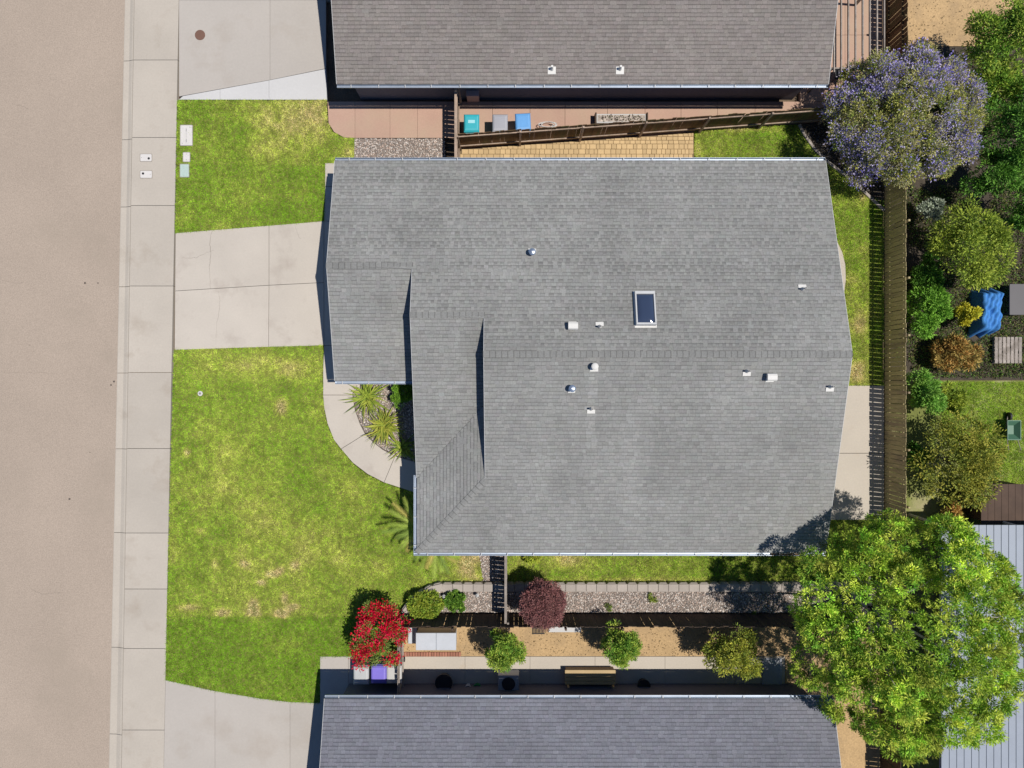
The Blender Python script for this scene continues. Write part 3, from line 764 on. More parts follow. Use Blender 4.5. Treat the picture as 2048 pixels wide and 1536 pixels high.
def pebbles(poly, dens, z, rng, smin=.018, smax=.042, pal=None):
    p = scatter(poly, dens, rng); n = len(p)
    t = (1 + 5 ** .5) / 2
    ico = np.array([(-1, t, 0), (1, t, 0), (-1, -t, 0), (1, -t, 0), (0, -1, t), (0, 1, t), (0, -1, -t), (0, 1, -t), (t, 0, -1), (t, 0, 1), (-t, 0, -1), (-t, 0, 1)]) / 1.9
    fc = np.array([(0, 11, 5), (0, 5, 1), (0, 1, 7), (0, 7, 10), (0, 10, 11), (1, 5, 9), (5, 11, 4), (11, 10, 2), (10, 7, 6), (7, 1, 8), (3, 9, 4), (3, 4, 2), (3, 2, 6), (3, 6, 8), (3, 8, 9), (4, 9, 5), (2, 4, 11), (6, 2, 10), (8, 6, 7), (9, 8, 1)])
    s = rng.uniform(smin, smax, (n, 1, 3)) * rng.uniform(.8, 1.3, (n, 1, 1)); s[:, :, 2] *= .65
    v = ico[None] * s * rng.uniform(.85, 1.15, (n, 12, 1))
    a = rng.uniform(0, 6.283, n); ca, sa = np.cos(a)[:, None], np.sin(a)[:, None]
    x = v[..., 0] * ca - v[..., 1] * sa; y = v[..., 0] * sa + v[..., 1] * ca
    V = np.stack([x + p[:, :1], y + p[:, 1:], v[..., 2] + z + rng.uniform(0, .018, (n, 1))], -1).reshape(-1, 3)
    F = (fc[None] + 12 * np.arange(n)[:, None, None]).reshape(-1, 3)
    pal = np.array(pal if pal is not None else [(.52, .45, .39), (.40, .33, .28), (.60, .55, .50), (.30, .24, .20), (.50, .38, .31), (.24, .21, .19)])
    c = pal[rng.integers(0, len(pal), n)] * rng.uniform(.8, 1.15, (n, 1)); c = np.repeat(np.concatenate([c, np.ones((n, 1))], 1), 12, 0)
    return tri_mesh('gravel', V, F, c, m_pebble)
def tri_mesh(name, V, F, c, m):
    me = bpy.data.meshes.new(name); nv = len(V); nf = len(F); k = F.shape[1]
    me.vertices.add(nv); me.vertices.foreach_set('co', V.astype(np.float32).ravel())
    me.loops.add(nf * k); me.loops.foreach_set('vertex_index', F.astype(np.int32).ravel())
    me.polygons.add(nf); me.polygons.foreach_set('loop_start', np.arange(0, nf * k, k, dtype=np.int32))
    a = me.color_attributes.new('tint', 'FLOAT_COLOR', 'POINT'); a.data.foreach_set('color', c.astype(np.float32).ravel())
    me.update(calc_edges=True); me.materials.append(m); return me
rg = np.random.default_rng(21)
for nm, (poly, dn, z) in {'a': (bed, 420, .275), 'b': (bed2, 430, -.012), 'c': (bed3, 380, -.012), 'd': (bed4, 400, -.012)}.items():
    o = obj('gravel', pebbles(poly, dn, z, rg)); stuff(o)
    tag(o, {'a': 'pale river gravel filling the raised planter along the south fence', 'b': 'pale gravel strip between the small front lawn and the north gate',
            'c': 'pale gravel around the strap-leaved plants by the entry walk', 'd': 'narrow gravel strip beside the south cross fence'}[nm], 'gravel')
o = obj('bark_mulch', pebbles(ccw([g2(*q) for q in [(1608, 256), (1632, 296), (1664, 324), (1704, 354), (1744, 392), (1766, 410), (1766, 240)]]), 200, -.0, rg, .02, .05, [(.07, .055, .05), (.10, .085, .075), (.045, .035, .03), (.16, .14, .13)])); stuff(o)
tag(o, 'dark bark and stone mulch in the shaded corner bed', 'mulch')

# ------------------------------------------------------------------ fences
def fence(label, p0, p1, h, m, side, z0=0.0, bw=.185, gap=.02, rails=(.3, 1.45), post=2.44, rail_m=None, lean=0.0, cat='fence', name='wooden_fence', wob=.012, caprail=False, postm=None, posts=True, group=None):
    p0 = Vector((*p0, z0)); p1 = Vector((*p1, z0)); d = p1 - p0; L = d.length; d.normalize(); n = Vector((-d.y, d.x, 0)) * side
    a = math.atan2(d.y, d.x); root = thing(name, (p0 + p1) / 2, label, cat, group)
    Mz = Matrix.Rotation(a, 3, 'Z')
    mes = []
    for k in range(4):
        b = MB(); hh = h - .05 + random.uniform(-wob, wob) * 2; w = bw / 2
        b.prism([(-w, -.009), (w, -.009), (w, .009), (-w, .009)], .03, hh)
        mes.append(b.mesh('board', m))
    t = bw / 2
    while t < L - bw / 2 + .01:
        obj('board', random.choice(mes), None, root, loc=p0 + d * t + Vector((0, 0, random.uniform(-.012, .012))), rot=(lean + random.gauss(0, .006), random.gauss(0, .004), a + random.gauss(0, .012)))
        t += bw + gap + random.uniform(-.006, .006)
    for rz in rails:
        k = max(1, int(L / post)); e = L / k
        for i in range(k):
            b = MB(); b.box((0, 0, 0), (e - .006, .045, .09)); 
            obj('rail', b.mesh('rail', rail_m or m), None, root, loc=p0 + d * ((i + .5) * e) + n * .036 + Vector((0, 0, rz)), rot=(0, 0, a))
    if posts:
        k = max(1, int(L / post)); e = L / k
        b = MB(); b.prism([(-.045, -.045), (.045, -.045), (.045, .045), (-.045, .045)], -.3, h + .01, .012); pm = b.mesh('post', postm or rail_m or m)
        for i in range(k + 1):
            obj('post', pm, None, root, loc=p0 + d * (i * e) + n * .107, rot=(0, 0, a))
    if caprail:
        b = MB(); b.box((0, 0, 0), (L, .10, .035)); obj('cap_rail', b.mesh('cap_rail', rail_m or m), None, root, loc=(p0 + p1) / 2 + Vector((0, 0, h)), rot=(0, 0, a))
    return root
fence('brown board fence with pale rails along the paver strip, mossy toward the lilac tree', (-2.40, 10.92), (16.9, 12.32), 1.82, m_fenceN, -1, rail_m=m_rail, rails=(.28, 1.5), wob=.02, gap=.004)
fence('long mossy board fence along the back lawn and patio', (17.2, 12.15), (17.2, -10.4), 1.86, m_fenceE, 1, rails=(.35, 1.5), postm=m_fenceE, gap=.022)
fence('brown board fence behind the slatted pergola at the top edge', (17.25, 19.5), (17.25, 12.6), 1.9, m_fenceN, -1)
fence('dark board fence with scalloped top edge behind the south gravel planter', (-5.05, -10.52), (17.1, -10.52), 2.08, m_fenceS, -1, wob=.035, rails=(.5, 1.2, 1.8), gap=.005)
fence('short cross fence with gate between the north gravel and the pavers', (-2.46, 9.1), (-2.46, 13.0), 1.82, m_fenceS, -1, rail_m=m_rail, caprail=True, rails=(.3, 1.5))
fence('short cross fence with pale cap rail joining house corner to south fence', (-.28, -6.75), (-.28, -10.45), 1.82, m_fenceS, 1, rail_m=m_gray_wood, caprail=True, rails=(.3, 1.5))
fence('thin side fence beside the red flowering shrub and bins', (-5.02, -10.7), (-5.02, -13.9), 1.7, m_gray_wood, 1, rails=(.3, 1.4))
fence('dark brown fence at the lower right edge beside the tan yard', (17.0, -14.6), (17.0, -22.0), 1.8, m_fenceS, 1)

# ------------------------------------------------------------------ foliage
def leaf_mesh(name, pos, dr, L, Wd, col, m, rng, parent=None, blade=False, fold=.25):
    n = len(pos); dr = dr / np.linalg.norm(dr, axis=1, keepdims=True)
    r = rng.normal(size=(n, 3)); r[:, 2] += 0.8
    s = np.cross(dr, r); s /= np.linalg.norm(s, axis=1, keepdims=True) + 1e-9
    nn = np.cross(s, dr)
    L = np.asarray(L).reshape(-1, 1) * np.ones((n, 1)); Wd = np.asarray(Wd).reshape(-1, 1) * np.ones((n, 1))
    c4 = np.concatenate([col, np.ones((n, 1))], 1)
    if blade:
        V = np.stack([pos - s * Wd / 2, pos + s * Wd / 2, pos + dr * L], 1).reshape(-1, 3); F = np.arange(3 * n).reshape(-1, 3); c = np.repeat(c4, 3, 0)
    else:
        mid = pos + dr * L * .5 + nn * Wd * fold
        V = np.stack([pos, mid - s * Wd / 2, pos + dr * L - nn * L * .06, mid + s * Wd / 2], 1).reshape(-1, 3)
        b = 4 * np.arange(n)[:, None]; F = np.concatenate([b + [[0, 1, 2]], b + [[0, 2, 3]]], 1).reshape(-1, 3); c = np.repeat(c4, 4, 0)
    return obj(name, tri_mesh(name, V, F, c, m), None, parent)
def sph(rng, n, zmin=-1.0):
    z = rng.uniform(zmin, 1, n); t = rng.uniform(0, 6.2832, n); r = np.sqrt(1 - z * z)
    return np.stack([r * np.cos(t), r * np.sin(t), z], 1)
def dome_lobes(rng, c, r, n, zmin=-.35):
    i = np.arange(n) + .5; z = 1 - (1 - zmin) * i / n; t = i * 2.39996 + rng.normal(size=n) * .12; q = np.sqrt(1 - z * z)
    d = np.stack([q * np.cos(t), q * np.sin(t), z], 1); return np.array(c) + d * np.array(r) * rng.uniform(.70, .90, (n, 1)), d
def crown_pts(rng, c, r, nl, lr, ntip, nleaf, tipr, zmin=-.45, shell=(.5, .82), dome=False):
    c = np.array(c); r = np.array(r)
    d = sph(rng, nl, zmin); lc = c + d * r * rng.uniform(*shell, (nl, 1))
    if dome:
        h_ = nl * 3 // 4; lc[:h_] = dome_lobes(rng, c, r, h_, zmin)[0]
    lrad = rng.uniform(*lr, nl)
    li = rng.integers(0, nl, ntip)
    td = sph(rng, ntip); out = (lc[li] - c) / r; out /= np.linalg.norm(out, axis=1, keepdims=True) + 1e-6
    td = td + out * .7 + np.array([0, 0, .35]); td /= np.linalg.norm(td, axis=1, keepdims=True)
    tp = lc[li] + td * lrad[li][:, None] * rng.uniform(.55, 1.0, (ntip, 1))
    k = np.repeat(np.arange(ntip), nleaf)
    ld = sph(rng, len(k)) + td[k] * .75; ld /= np.linalg.norm(ld, axis=1, keepdims=True)
    lp = tp[k] + ld * tipr * rng.uniform(.05, .75, (len(k), 1))
    return lc, lrad, li, tp, k, lp, ld
def colours(rng, pal, tipidx, ntip, n, tv=.12, lv=.12, w=None, gain=1.0):
    pal = np.array(pal) * gain; a = rng.choice(len(pal), ntip, p=w); b = rng.choice(len(pal), ntip, p=w); t = rng.random((ntip, 1))
    tc = (pal[a] * t + pal[b] * (1 - t)) * (1 + rng.normal(size=(ntip, 1)) * tv)
    return np.clip(tc[tipidx] * (1 + rng.normal(size=(n, 1)) * lv), .003, 1)
def limbs(name, base, targets, r0, parent, rng, fork=.45, m=None):
    b = MB(); base = Vector(base); cen = Vector(np.mean(targets, axis=0)); f = base.lerp(cen, fork); f.x = base.x * .7 + f.x * .3; f.y = base.y * .7 + f.y * .3
    b.tube([base - Vector((0, 0, .2)), base.lerp(f, .5) + Vector((rng.normal() * .05, rng.normal() * .05, 0)), f], [r0 * 1.25, r0, r0 * .85], 10)
    for t in targets:
        t = Vector(t); mid = f.lerp(t, .5) + Vector((rng.normal() * .12, rng.normal() * .12, .1)) * (t - f).length * .3
        b.tube([f, mid, t], [r0 * .5, r0 * .26, r0 * .08], 6)
    return b.build(name, m or m_bark, parent, True)
def tree(name, label, cat, base, c, r, pal, seed, nl=14, lr=(.3, .5), ntip=200, nleaf=30, tipr=.2, L=.12, Wd=.05, r0=.07, group=None, w=None, zmin=-.45, shell=(.5, .82), tv=.15, dome=False):
    rng = np.random.default_rng(seed); t = thing(name, base, label, cat, group)
    lc, lrad, li, tp, k, lp, ld = crown_pts(rng, c, r, nl, lr, ntip, nleaf, tipr, zmin, shell, dome)
    limbs('trunk' if r0 > .04 else 'stem', base, lc[:min(nl, 16)], r0, t, rng)
    col = colours(rng, pal, k, ntip, len(k), tv, .12, w, 1.75)
    leaf_mesh('crown', lp, ld, rng.uniform(.75, 1.25, len(k)) * L, rng.uniform(.8, 1.2, len(k)) * Wd, col, m_leaf, rng, t)
    return t, (lc, lrad, li, tp, k, lp, ld, rng)

G_BRIGHT = [(.13, .235, .028), (.20, .275, .035), (.085, .175, .025), (.26, .30, .05)]
G_OLIVE = [(.19, .24, .03), (.26, .30, .04), (.12, .18, .025)]
G_DEEP = [(.075, .18, .025), (.11, .23, .03), (.055, .12, .02)]
# the large tree in the back corner
rngT = np.random.default_rng(77)
bt = thing('tree', (15.7, -9.75, 0), 'large bright green leafy tree in the back corner over both fences', 'tree')
lcA, dA = dome_lobes(rngT, (15.65, -9.75, 4.75), (4.5, 4.75, 2.75), 92)
lcB, dB = dome_lobes(rngT, (15.65, -9.75, 4.6), (2.9, 3.0, 1.9), 30)
lc = np.concatenate([lcA, lcB]); dd = np.concatenate([dA, dB]); lrad = np.concatenate([rngT.uniform(.50, .92, 92), rngT.uniform(.5, .85, 30)])
NT = 2900; li = rngT.choice(122, NT, p=lrad ** 2 / (lrad ** 2).sum()); td = sph(rngT, NT) + dd[li] * .6 + np.array([0, 0, .45]); td /= np.linalg.norm(td, axis=1, keepdims=True)
tp = lc[li] + td * lrad[li][:, None] * rngT.uniform(.72, 1.05, (NT, 1)); k = np.repeat(np.arange(NT), 38)
ld = sph(rngT, len(k)) + td[k] * .7; ld /= np.linalg.norm(ld, axis=1, keepdims=True); lp = tp[k] + ld * .22 * rngT.uniform(.05, .8, (len(k), 1))
limbs('trunk', (15.7, -9.75, 0), lc[::9], .17, bt, rngT, .30, mat('pale bark', (.50, .45, .41), .2, 3, .2, 30, bump=.3))
lobe_tone = rngT.normal(size=122) * .20 + 1
col = colours(rngT, [(.16, .27, .026), (.25, .32, .036), (.10, .20, .022), (.31, .34, .05)], k, NT, len(k), .30, .12, None, 1.8) * lobe_tone[li[k]][:, None]
leaf_mesh('crown', lp, ld, rngT.uniform(.09, .165, len(k)), rngT.uniform(.034, .052, len(k)), col, m_leaf, rngT, bt)
# lilac flowering tree
t, (lc, lrad, li, tp, k, lp, ld, rng) = tree('tree', 'rounded shrubby tree covered in lilac purple blossom at the corner of the fences', 'tree', (16.6, 11.0, 0), (16.78, 11.30, 2.3), (3.2, 2.85, 2.0),
    [(.25, .25, .055), (.31, .29, .09), (.13, .18, .03), (.25, .23, .14)], 31, nl=90, lr=(.35, .80), ntip=3000, nleaf=20, tipr=.27, L=.085, Wd=.042, r0=.10, zmin=-.2, shell=(.30, .90), dome=True)
sel = rng.choice(len(tp), 1400, replace=False, p=(lambda q: q / q.sum())(np.clip(vnoise(tp[:, 0], tp[:, 1], 1.2) - .42, 0.006, 1)))
kk = np.repeat(sel, 15); fd = sph(rng, len(kk)) + np.array([0, 0, .6]); fp_ = tp[kk] + (fd / np.linalg.norm(fd, axis=1, keepdims=True)) * rng.uniform(.10, .34, (len(kk), 1))
leaf_mesh('blossom', fp_, fd, rng.uniform(.07, .12, len(kk)), .05, colours(rng, [(.40, .35, .68), (.50, .45, .66), (.26, .23, .70), (.54, .49, .60)], np.searchsorted(np.sort(sel), kk), len(sel), len(kk), .1, .12), m_petal, rng, t)

def shrub(name, label, cat, px, py, z, rpx, hz, pal, seed, base_z=0.0, n=1, L=.08, Wd=.035, ntip=160, nleaf=24, tall=1.0, nl=12, group=None, r0=.03, w=None, squash=1.0, ry=None, ex=None):
    p = at(px, py, z); r = rpx * K * (H - z)
    return tree(name, label, cat, (p.x, p.y, base_z), (p.x, p.y, z), (r * .92, (ry * K * (H - z) if ry else r * squash) * .92, hz), pal, seed, nl=nl, lr=(r * .20, r * .36), shell=(.22, .84), dome=seed in (41, 42, 43), ntip=ntip, nleaf=nleaf, tipr=r * .22, L=L, Wd=Wd, r0=r0, w=w)
# lollipop burgundy tree
shrub('round_tree', 'small clipped ball-shaped tree with dense burgundy leaves in the gravel planter', 'tree', 1085, 1208, 2.0, 43, .88, [(.17, .075, .07), (.22, .105, .095), (.11, .055, .052), (.21, .085, .08)], 41, .27, ntip=1500, nleaf=18, L=.07, Wd=.03, nl=130, r0=.05)
# yellow-green and green shrubs in planter
shrub('shrub', 'rounded yellow green shrub in the gravel at the curved wall end', 'shrub', 851, 1212, .65, 34, .42, [(.19, .25, .03), (.25, .27, .035), (.10, .17, .02)], 42, .27, ntip=300, nleaf=20, L=.10, Wd=.045, nl=22, squash=.82)
shrub('shrub', 'smaller round deep green shrub between the two path lights', 'shrub', 911, 1203, .52, 20, .28, [(.08, .17, .02), (.14, .23, .03), (.05, .11, .015)], 43, .27, ntip=150, nleaf=18, L=.10, Wd=.05, nl=14, squash=.95)
shrub('shrub', 'low lime green plant peeking out under the south eave by the cross fence', 'shrub', 1064, 1107, .45, 26, .3, [(.20, .27, .03), (.28, .30, .04)], 44, 0, ntip=90, nleaf=16, L=.11, Wd=.05, nl=12, squash=.5)
shrub('weed', 'small pale green weed in the middle of the gravel planter', 'weed', 1308, 1193, .36, 12, .08, [(.22, .26, .05), (.15, .2, .03)], 45, .27, ntip=26, nleaf=14, L=.09, Wd=.025, nl=6, r0=.01)
shrub('weed', 'small dark reddish weed in the gravel near the burgundy tree', 'weed', 1219, 1211, .36, 10, .1, [(.06, .05, .04), (.14, .2, .03)], 46, .27, ntip=24, nleaf=14, L=.08, Wd=.022, nl=6, r0=.01)
shrub('weed', 'tiny weed in the shaded end of the gravel planter', 'weed', 1507, 1228, .34, 6, .06, [(.14, .2, .03)], 47, .27, ntip=12, nleaf=10, L=.07, Wd=.022, nl=4, r0=.01)
shrub('hedge', 'clipped bright green hedge mound by the entry wall behind the garage eave', 'hedge', 808, 786, .75, 29, .5, [(.11, .22, .02), (.16, .27, .03), (.08, .16, .018)], 48, 0, ntip=420, nleaf=20, L=.055, Wd=.03, nl=34, ry=30)
# red flowering shrub
p = at(756, 1275, 1.75)
t, (lc, lrad, li, tp, k, lp, ld, rng) = tree('flowering_shrub', 'bright red flowering shrub at the lawn corner beside the bins', 'shrub', (p.x + .15, p.y + .1, 0), (p.x, p.y, 1.65), (1.12, 1.55, 1.0), [(.13, .18, .035), (.18, .22, .05), (.09, .13, .03)], 51,
    nl=26, lr=(.25, .5), ntip=420, nleaf=14, tipr=.2, L=.085, Wd=.04, r0=.05, zmin=-.5)
fw = np.clip(vnoise(tp[:, 0], tp[:, 1], 2.2) - .30, .01, 1) * np.where(vnoise(tp[:, 0] + 9, tp[:, 1], 1.1) > .38, 1, .15); sel = rng.choice(len(tp), 250, replace=False, p=fw / fw.sum()); kk = np.repeat(sel, 22); fd = sph(rng, len(kk)) + np.array([0, 0, .5]); fp_ = tp[kk] + (fd / np.linalg.norm(fd, axis=1, keepdims=True)) * rng.uniform(.08, .27, (len(kk), 1))
leaf_mesh('bracts', fp_, fd, rng.uniform(.07, .12, len(kk)), .065, colours(rng, [(.76, .014, .04), (.70, .010, .07), (.58, .006, .03), (.80, .04, .10)], np.searchsorted(np.sort(sel), kk), len(sel), len(kk), .1, .14), m_petal, rng, t)

# strap-leaved plants
def strap_plant(label, px, py, n, Lr, seed, z=.15, pal=((.30, .38, .05), (.40, .44, .07), (.19, .27, .04))):
    rng = np.random.default_rng(seed); c = at(px, py, z); c.z = 0
    root = thing('strap_leaf_plant', c, label, 'plant', 'strap-leaved plants by the entry')
    for i in range(n):
        a = rng.uniform(0, 6.283); L = rng.uniform(*Lr) * (1 - .35 * rng.random()); w = rng.uniform(.045, .075); el = rng.uniform(.35, 1.25)
        d = Vector((math.cos(a), math.sin(a), 0)); s = Vector((-d.y, d.x, 0)); v = []; f = []
        o = c + Vector((rng.normal() * .12, rng.normal() * .12, 0)); bend = rng.uniform(.5, 1.1); tw = rng.normal() * .25
        segs = 6
        for j in range(segs + 1):
            t = j / segs; q = o + d * (L * math.cos(el) * t * (1 + .35 * t)) + s * (tw * L * t * t * .4) + Vector((0, 0, max(.03, L * math.sin(el) * (t - bend * t * t * .62))))
            ww = w * (1 - t ** 3) * (.7 + .6 * t * (1 - t) * 2) + .002; lift = Vector((0, 0, .010))
            v += [q - s * ww / 2 + lift, q, q + s * ww / 2 + lift]
            if j: b_ = 3 * (j - 1); f += [(b_, b_ + 1, b_ + 4, b_ + 3), (b_ + 1, b_ + 2, b_ + 5, b_ + 4)]
        col = np.array(pal[rng.integers(0, len(pal))]) * rng.uniform(.8, 1.2); m_ = MB(); m_.add(v, f, (*col, 1))
        m_.build('leaf', m_leaf, root, True, True)
    return root
strap_plant('spiky strap-leaved plant in the gravel nearest the garage corner', 735, 793, 120, (.75, 1.3), 61)
strap_plant('spiky strap-leaved plant in the middle of the entry gravel bed', 768, 852, 135, (.72, 1.2), 62, pal=((.34, .38, .05), (.44, .44, .075), (.24, .30, .045)))
strap_plant('smaller spiky plant half in shadow where the curved walk meets the house', 806, 896, 60, (.55, 1.0), 63)

# feathery palms at the front corner
def palm(label, px, py, z, n, arc, Lr, seed):
    rng = np.random.default_rng(seed); c = at(px, py, z); base = Vector((c.x, c.y, 0)); root = thing('palm', base, label, 'palm', 'palms at the front corner')
    b = MB(); b.tube([base - Vector((0, 0, .1)), base + Vector((0, 0, z * .5)), base + Vector((0, 0, z))], [.12, .10, .08], 10); b.build('trunk', m_bark, root, True)
    for i in range(n):
        a = math.radians(arc[0] + (arc[1] - arc[0]) * (i + .5 + rng.normal() * .2) / n); L = rng.uniform(*Lr); el = rng.uniform(.15, 1.0); d = Vector((math.cos(a), math.sin(a), 0)); s = Vector((-d.y, d.x, 0))
        pts = []
        for j in range(9):
            t = j / 8; pts.append(c + d * (L * math.cos(el * .7) * t) + Vector((0, 0, L * math.sin(el) * (t - .95 * t * t))))
        m_ = MB(); hue = np.array([(.24, .34, .06), (.36, .45, .08), (.50, .44, .11), (.30, .40, .06)][rng.integers(0, 4)]) * rng.uniform(.8, 1.15)
        m_.cur = (*hue, 1); m_.tube(pts, [.014] * 8 + [.004], 4)
        nl_ = 17
        for q in range(nl_):
            t = .12 + .88 * q / nl_; idx = t * 8; i0 = min(int(idx), 7); p = pts[i0].lerp(pts[i0 + 1], idx - i0); tang = (pts[i0 + 1] - pts[i0]).normalized()
            ll = .30 * math.sin(math.pi * min(1, t * .62 + .25)) + .03
            for sg in (-1, 1):
                e_ = (tang * 1.0 + s * sg * .62 + Vector((0, 0, -.12 + rng.normal() * .12))).normalized(); wv = tang.cross(e_).cross(e_).normalized() * .019
                m_.add([p - wv, p + wv, p + e_ * ll], [(0, 1, 2)], (*(hue * rng.uniform(.8, 1.2)), 1))
        m_.build('frond', m_leaf, root, False, True)
palm('feathery palm pressed against the west eave at the front corner', 838, 1052, 1.35, 9, (108, 275), (1.5, 1.95), 71)
palm('low feathery palm spilling out below the south eave corner', 872, 1092, 1.15, 9, (190, 345), (1.1, 1.5), 72)

# neighbours' trees in the dirt yard to the south
for i, (px, py, rp_, lab) in enumerate([(1008, 1300, 40, 'small green tree nearest the white locker in the dirt strip'), (1240, 1292, 44, 'middle small green tree of three in the dirt strip'), (1466, 1306, 54, 'largest yellow green tree of three in the dirt strip beside the big tree')]):
    shrub('young_tree', lab, 'tree', px, py, 1.9, rp_, 1.2, [G_BRIGHT, G_BRIGHT, [(.21, .23, .03), (.30, .29, .04), (.13, .17, .03)]][i], 80 + i, 0, ntip=520, nleaf=20, L=.10, Wd=.042, nl=44, group='trees in the dirt strip', r0=.05)
# garden beyond the back fence
EY = [
 ('tall bright green tree at the top right edge of the photo', 2000, 70, 3.0, 78, 1.6, G_BRIGHT, 500),
 ('dark green tree to the right of the lilac blossom', 2050, 250, 3.0, 80, 1.6, G_DEEP, 450),
 ('dark green bush below the lilac tree, beyond the fence', 1990, 350, 2.0, 62, 1.1, G_DEEP, 330),
 ('pale grey green bush against the back fence', 1858, 425, 1.1, 27, .6, [(.20, .23, .17), (.26, .29, .22)], 160),
 ('wide olive green tree in the middle of the rear garden', 1945, 495, 2.3, 88, 1.3, G_OLIVE, 480),
 ('bright green bush leaning on the back fence beside the blue tarp', 1866, 622, 1.2, 56, .8, [(.10, .22, .025), (.15, .28, .035)], 330),
 ('small yellow bush between the green bush and the blue tarp', 1933, 632, 1.0, 24, .5, [(.36, .33, .03), (.28, .28, .03)], 130),
 ('rust orange bush just under the blue tarp', 1908, 706, .9, 48, .55, [(.34, .19, .055), (.28, .20, .06), (.22, .17, .05)], 260),
 ('fresh green feathery bush against the back fence near the patio end', 1850, 785, 1.1, 44, .8, [(.12, .25, .04), (.17, .29, .05)], 260),
 ('large olive yellow tree beyond the fence above the metal roof', 1918, 925, 2.0, 96, 1.2, [(.19, .20, .028), (.26, .24, .04), (.11, .14, .025)], 520),
 ('dark bush hugging the fence below the feathery bush', 1838, 905, .9, 28, .7, G_DEEP, 150),
 ('orange tinted bush under the olive yellow tree by the shed', 1905, 1030, .8, 26, .4, [(.30, .17, .05), (.22, .19, .05)], 120),
 ('mid green bush filling the gap right of the lilac tree top', 1985, 175, 2.0, 60, 1.2, G_BRIGHT, 300),
 ('low dark bush against the back fence above the green bush', 1850, 545, .8, 36, .5, G_DEEP, 170),
 ('low yellow green bush beside the feathery bush, near the lawn patch', 1900, 800, .7, 34, .4, G_OLIVE, 160),
 ('dark green tree at the right edge below the bushes', 2062, 430, 2.2, 55, 1.3, G_DEEP, 240),
]
for i, (lab, px, py, z, rp_, hz, pal, nt) in enumerate(EY):
    shrub('tree' if rp_ > 70 else 'bush', lab, 'tree' if rp_ > 70 else 'bush', px, py, z, rp_, hz, pal, 100 + i, 0, ntip=nt, nleaf=22, L=.13, Wd=.055, nl=int(10 + rp_ / 5), r0=.07 if rp_ > 70 else .03)

rng = np.random.default_rng(404); gp = scatter([g2(1790, 110), g2(2150, 110), g2(2150, 755), g2(1790, 755)], 420, rng)
kp = vnoise(gp[:, 0], gp[:, 1], .8) + .3 * vnoise(gp[:, 0], gp[:, 1], 3) > .52; gp = gp[kp]; n = len(gp)
pos = np.concatenate([gp, rng.uniform(.0, .14, (n, 1))], 1)
o = leaf_mesh('ground_cover', pos, sph(rng, n, 0.0), rng.uniform(.06, .13, n), .055, colours(rng, [(.05, .11, .02), (.10, .17, .03), (.14, .13, .04), (.08, .06, .04)], np.arange(n), n, n, .15, .1, None, 1.5), m_leaf, rng)
stuff(o); tag(o, 'low leafy ground cover among the rear garden bushes', 'ground cover')

for lab, box, dn in (('dry leaf litter on the tan dirt strip behind the dark fence', [(810, 1256), (1590, 1256), (1590, 1312), (810, 1312)], 45), ('dry leaf litter on the tan yard at the top right', [(1820, -60), (2100, -60), (2100, 90), (1820, 90)], 25)):
    gp = scatter(ccw([g2(*q) for q in box]), dn, rng); n = len(gp); pos = np.concatenate([gp, np.full((n, 1), .01)], 1); dv = sph(rng, n); dv[:, 2] *= .2
    o = leaf_mesh('leaf_litter', pos, dv, rng.uniform(.04, .09, n), .035, colours(rng, [(.14, .09, .05), (.22, .15, .07), (.30, .24, .14)], np.arange(n), n, n), m_leaf, rng); stuff(o); tag(o, lab, 'leaf litter')
n = 260; pos = np.stack([rng.uniform(11.05, 12.4, n), rng.uniform(YS - .11, YS + .02, n), rng.uniform(ZE - .05, ZE + .015, n)], 1); dv = sph(rng, n); dv[:, 2] *= .3
o = leaf_mesh('leaf_litter', pos, dv, rng.uniform(.04, .08, n), .03, colours(rng, [(.30, .17, .07), (.22, .13, .06), (.38, .26, .12)], np.arange(n), n, n), m_leaf, rng); stuff(o); tag(o, 'brown leaves clogging the south gutter near the large tree', 'leaf litter')

# grass
BLOBS = [  # px, py, rx, ry, dryness, thinning
 (600, 232, 75, 45, .75, .15), (540, 290, 40, 30, .35, 0), (700, 305, 14, 12, .7, .2), (500, 300, 25, 15, .3, 0),
 (500, 728, 75, 26, .55, .1), (590, 735, 35, 25, .5, .1), (562, 815, 12, 18, 1.1, .75), (430, 985, 60, 60, .25, 0), (520, 1010, 60, 70, .30, 0), (690, 985, 40, 40, .40, 0), (620, 1090, 90, 60, .25, 0), (730, 1120, 80, 40, .2, 0),
 (508, 1218, 12, 17, 1.3, .85), (562, 1226, 17, 9, 1.2, .75), (588, 1213, 10, 6, 1.1, .7), (445, 1226, 17, 8, 1.0, .5), (522, 1165, 8, 5, 1.2, .7), (545, 1148, 14, 6, 1.0, .5), (560, 1140, 9, 7, .9, .4), (590, 1130, 9, 9, .8, .3), (570, 1198, 7, 12, .9, .4),
 (380, 1215, 20, 8, .8, .2), (375, 905, 8, 7, 1.0, .5), (490, 1128, 12, 9, .8, .3), (345, 1100, 12, 30, .5, 0), (400, 1060, 10, 6, .7, .2), (430, 1130, 8, 12, .7, .2),
 (935, 1130, 24, 32, 1.1, .45), (945, 1105, 18, 16, 1.0, .5), (1130, 1120, 32, 18, .75, .2), (1040, 1125, 18, 20, .5, .1), (1290, 1160, 200, 6, .6, .1),
 (1718, 650, 14, 22, .75, .15), (1715, 745, 20, 24, .9, .2), (1700, 560, 12, 14, .5, 0), (1395, 300, 8, 16, .6, .2), (1720, 500, 10, 10, .3, 0), (1500, 258, 80, 5, .7, .3), (1725, 395, 8, 10, .8, .2)]
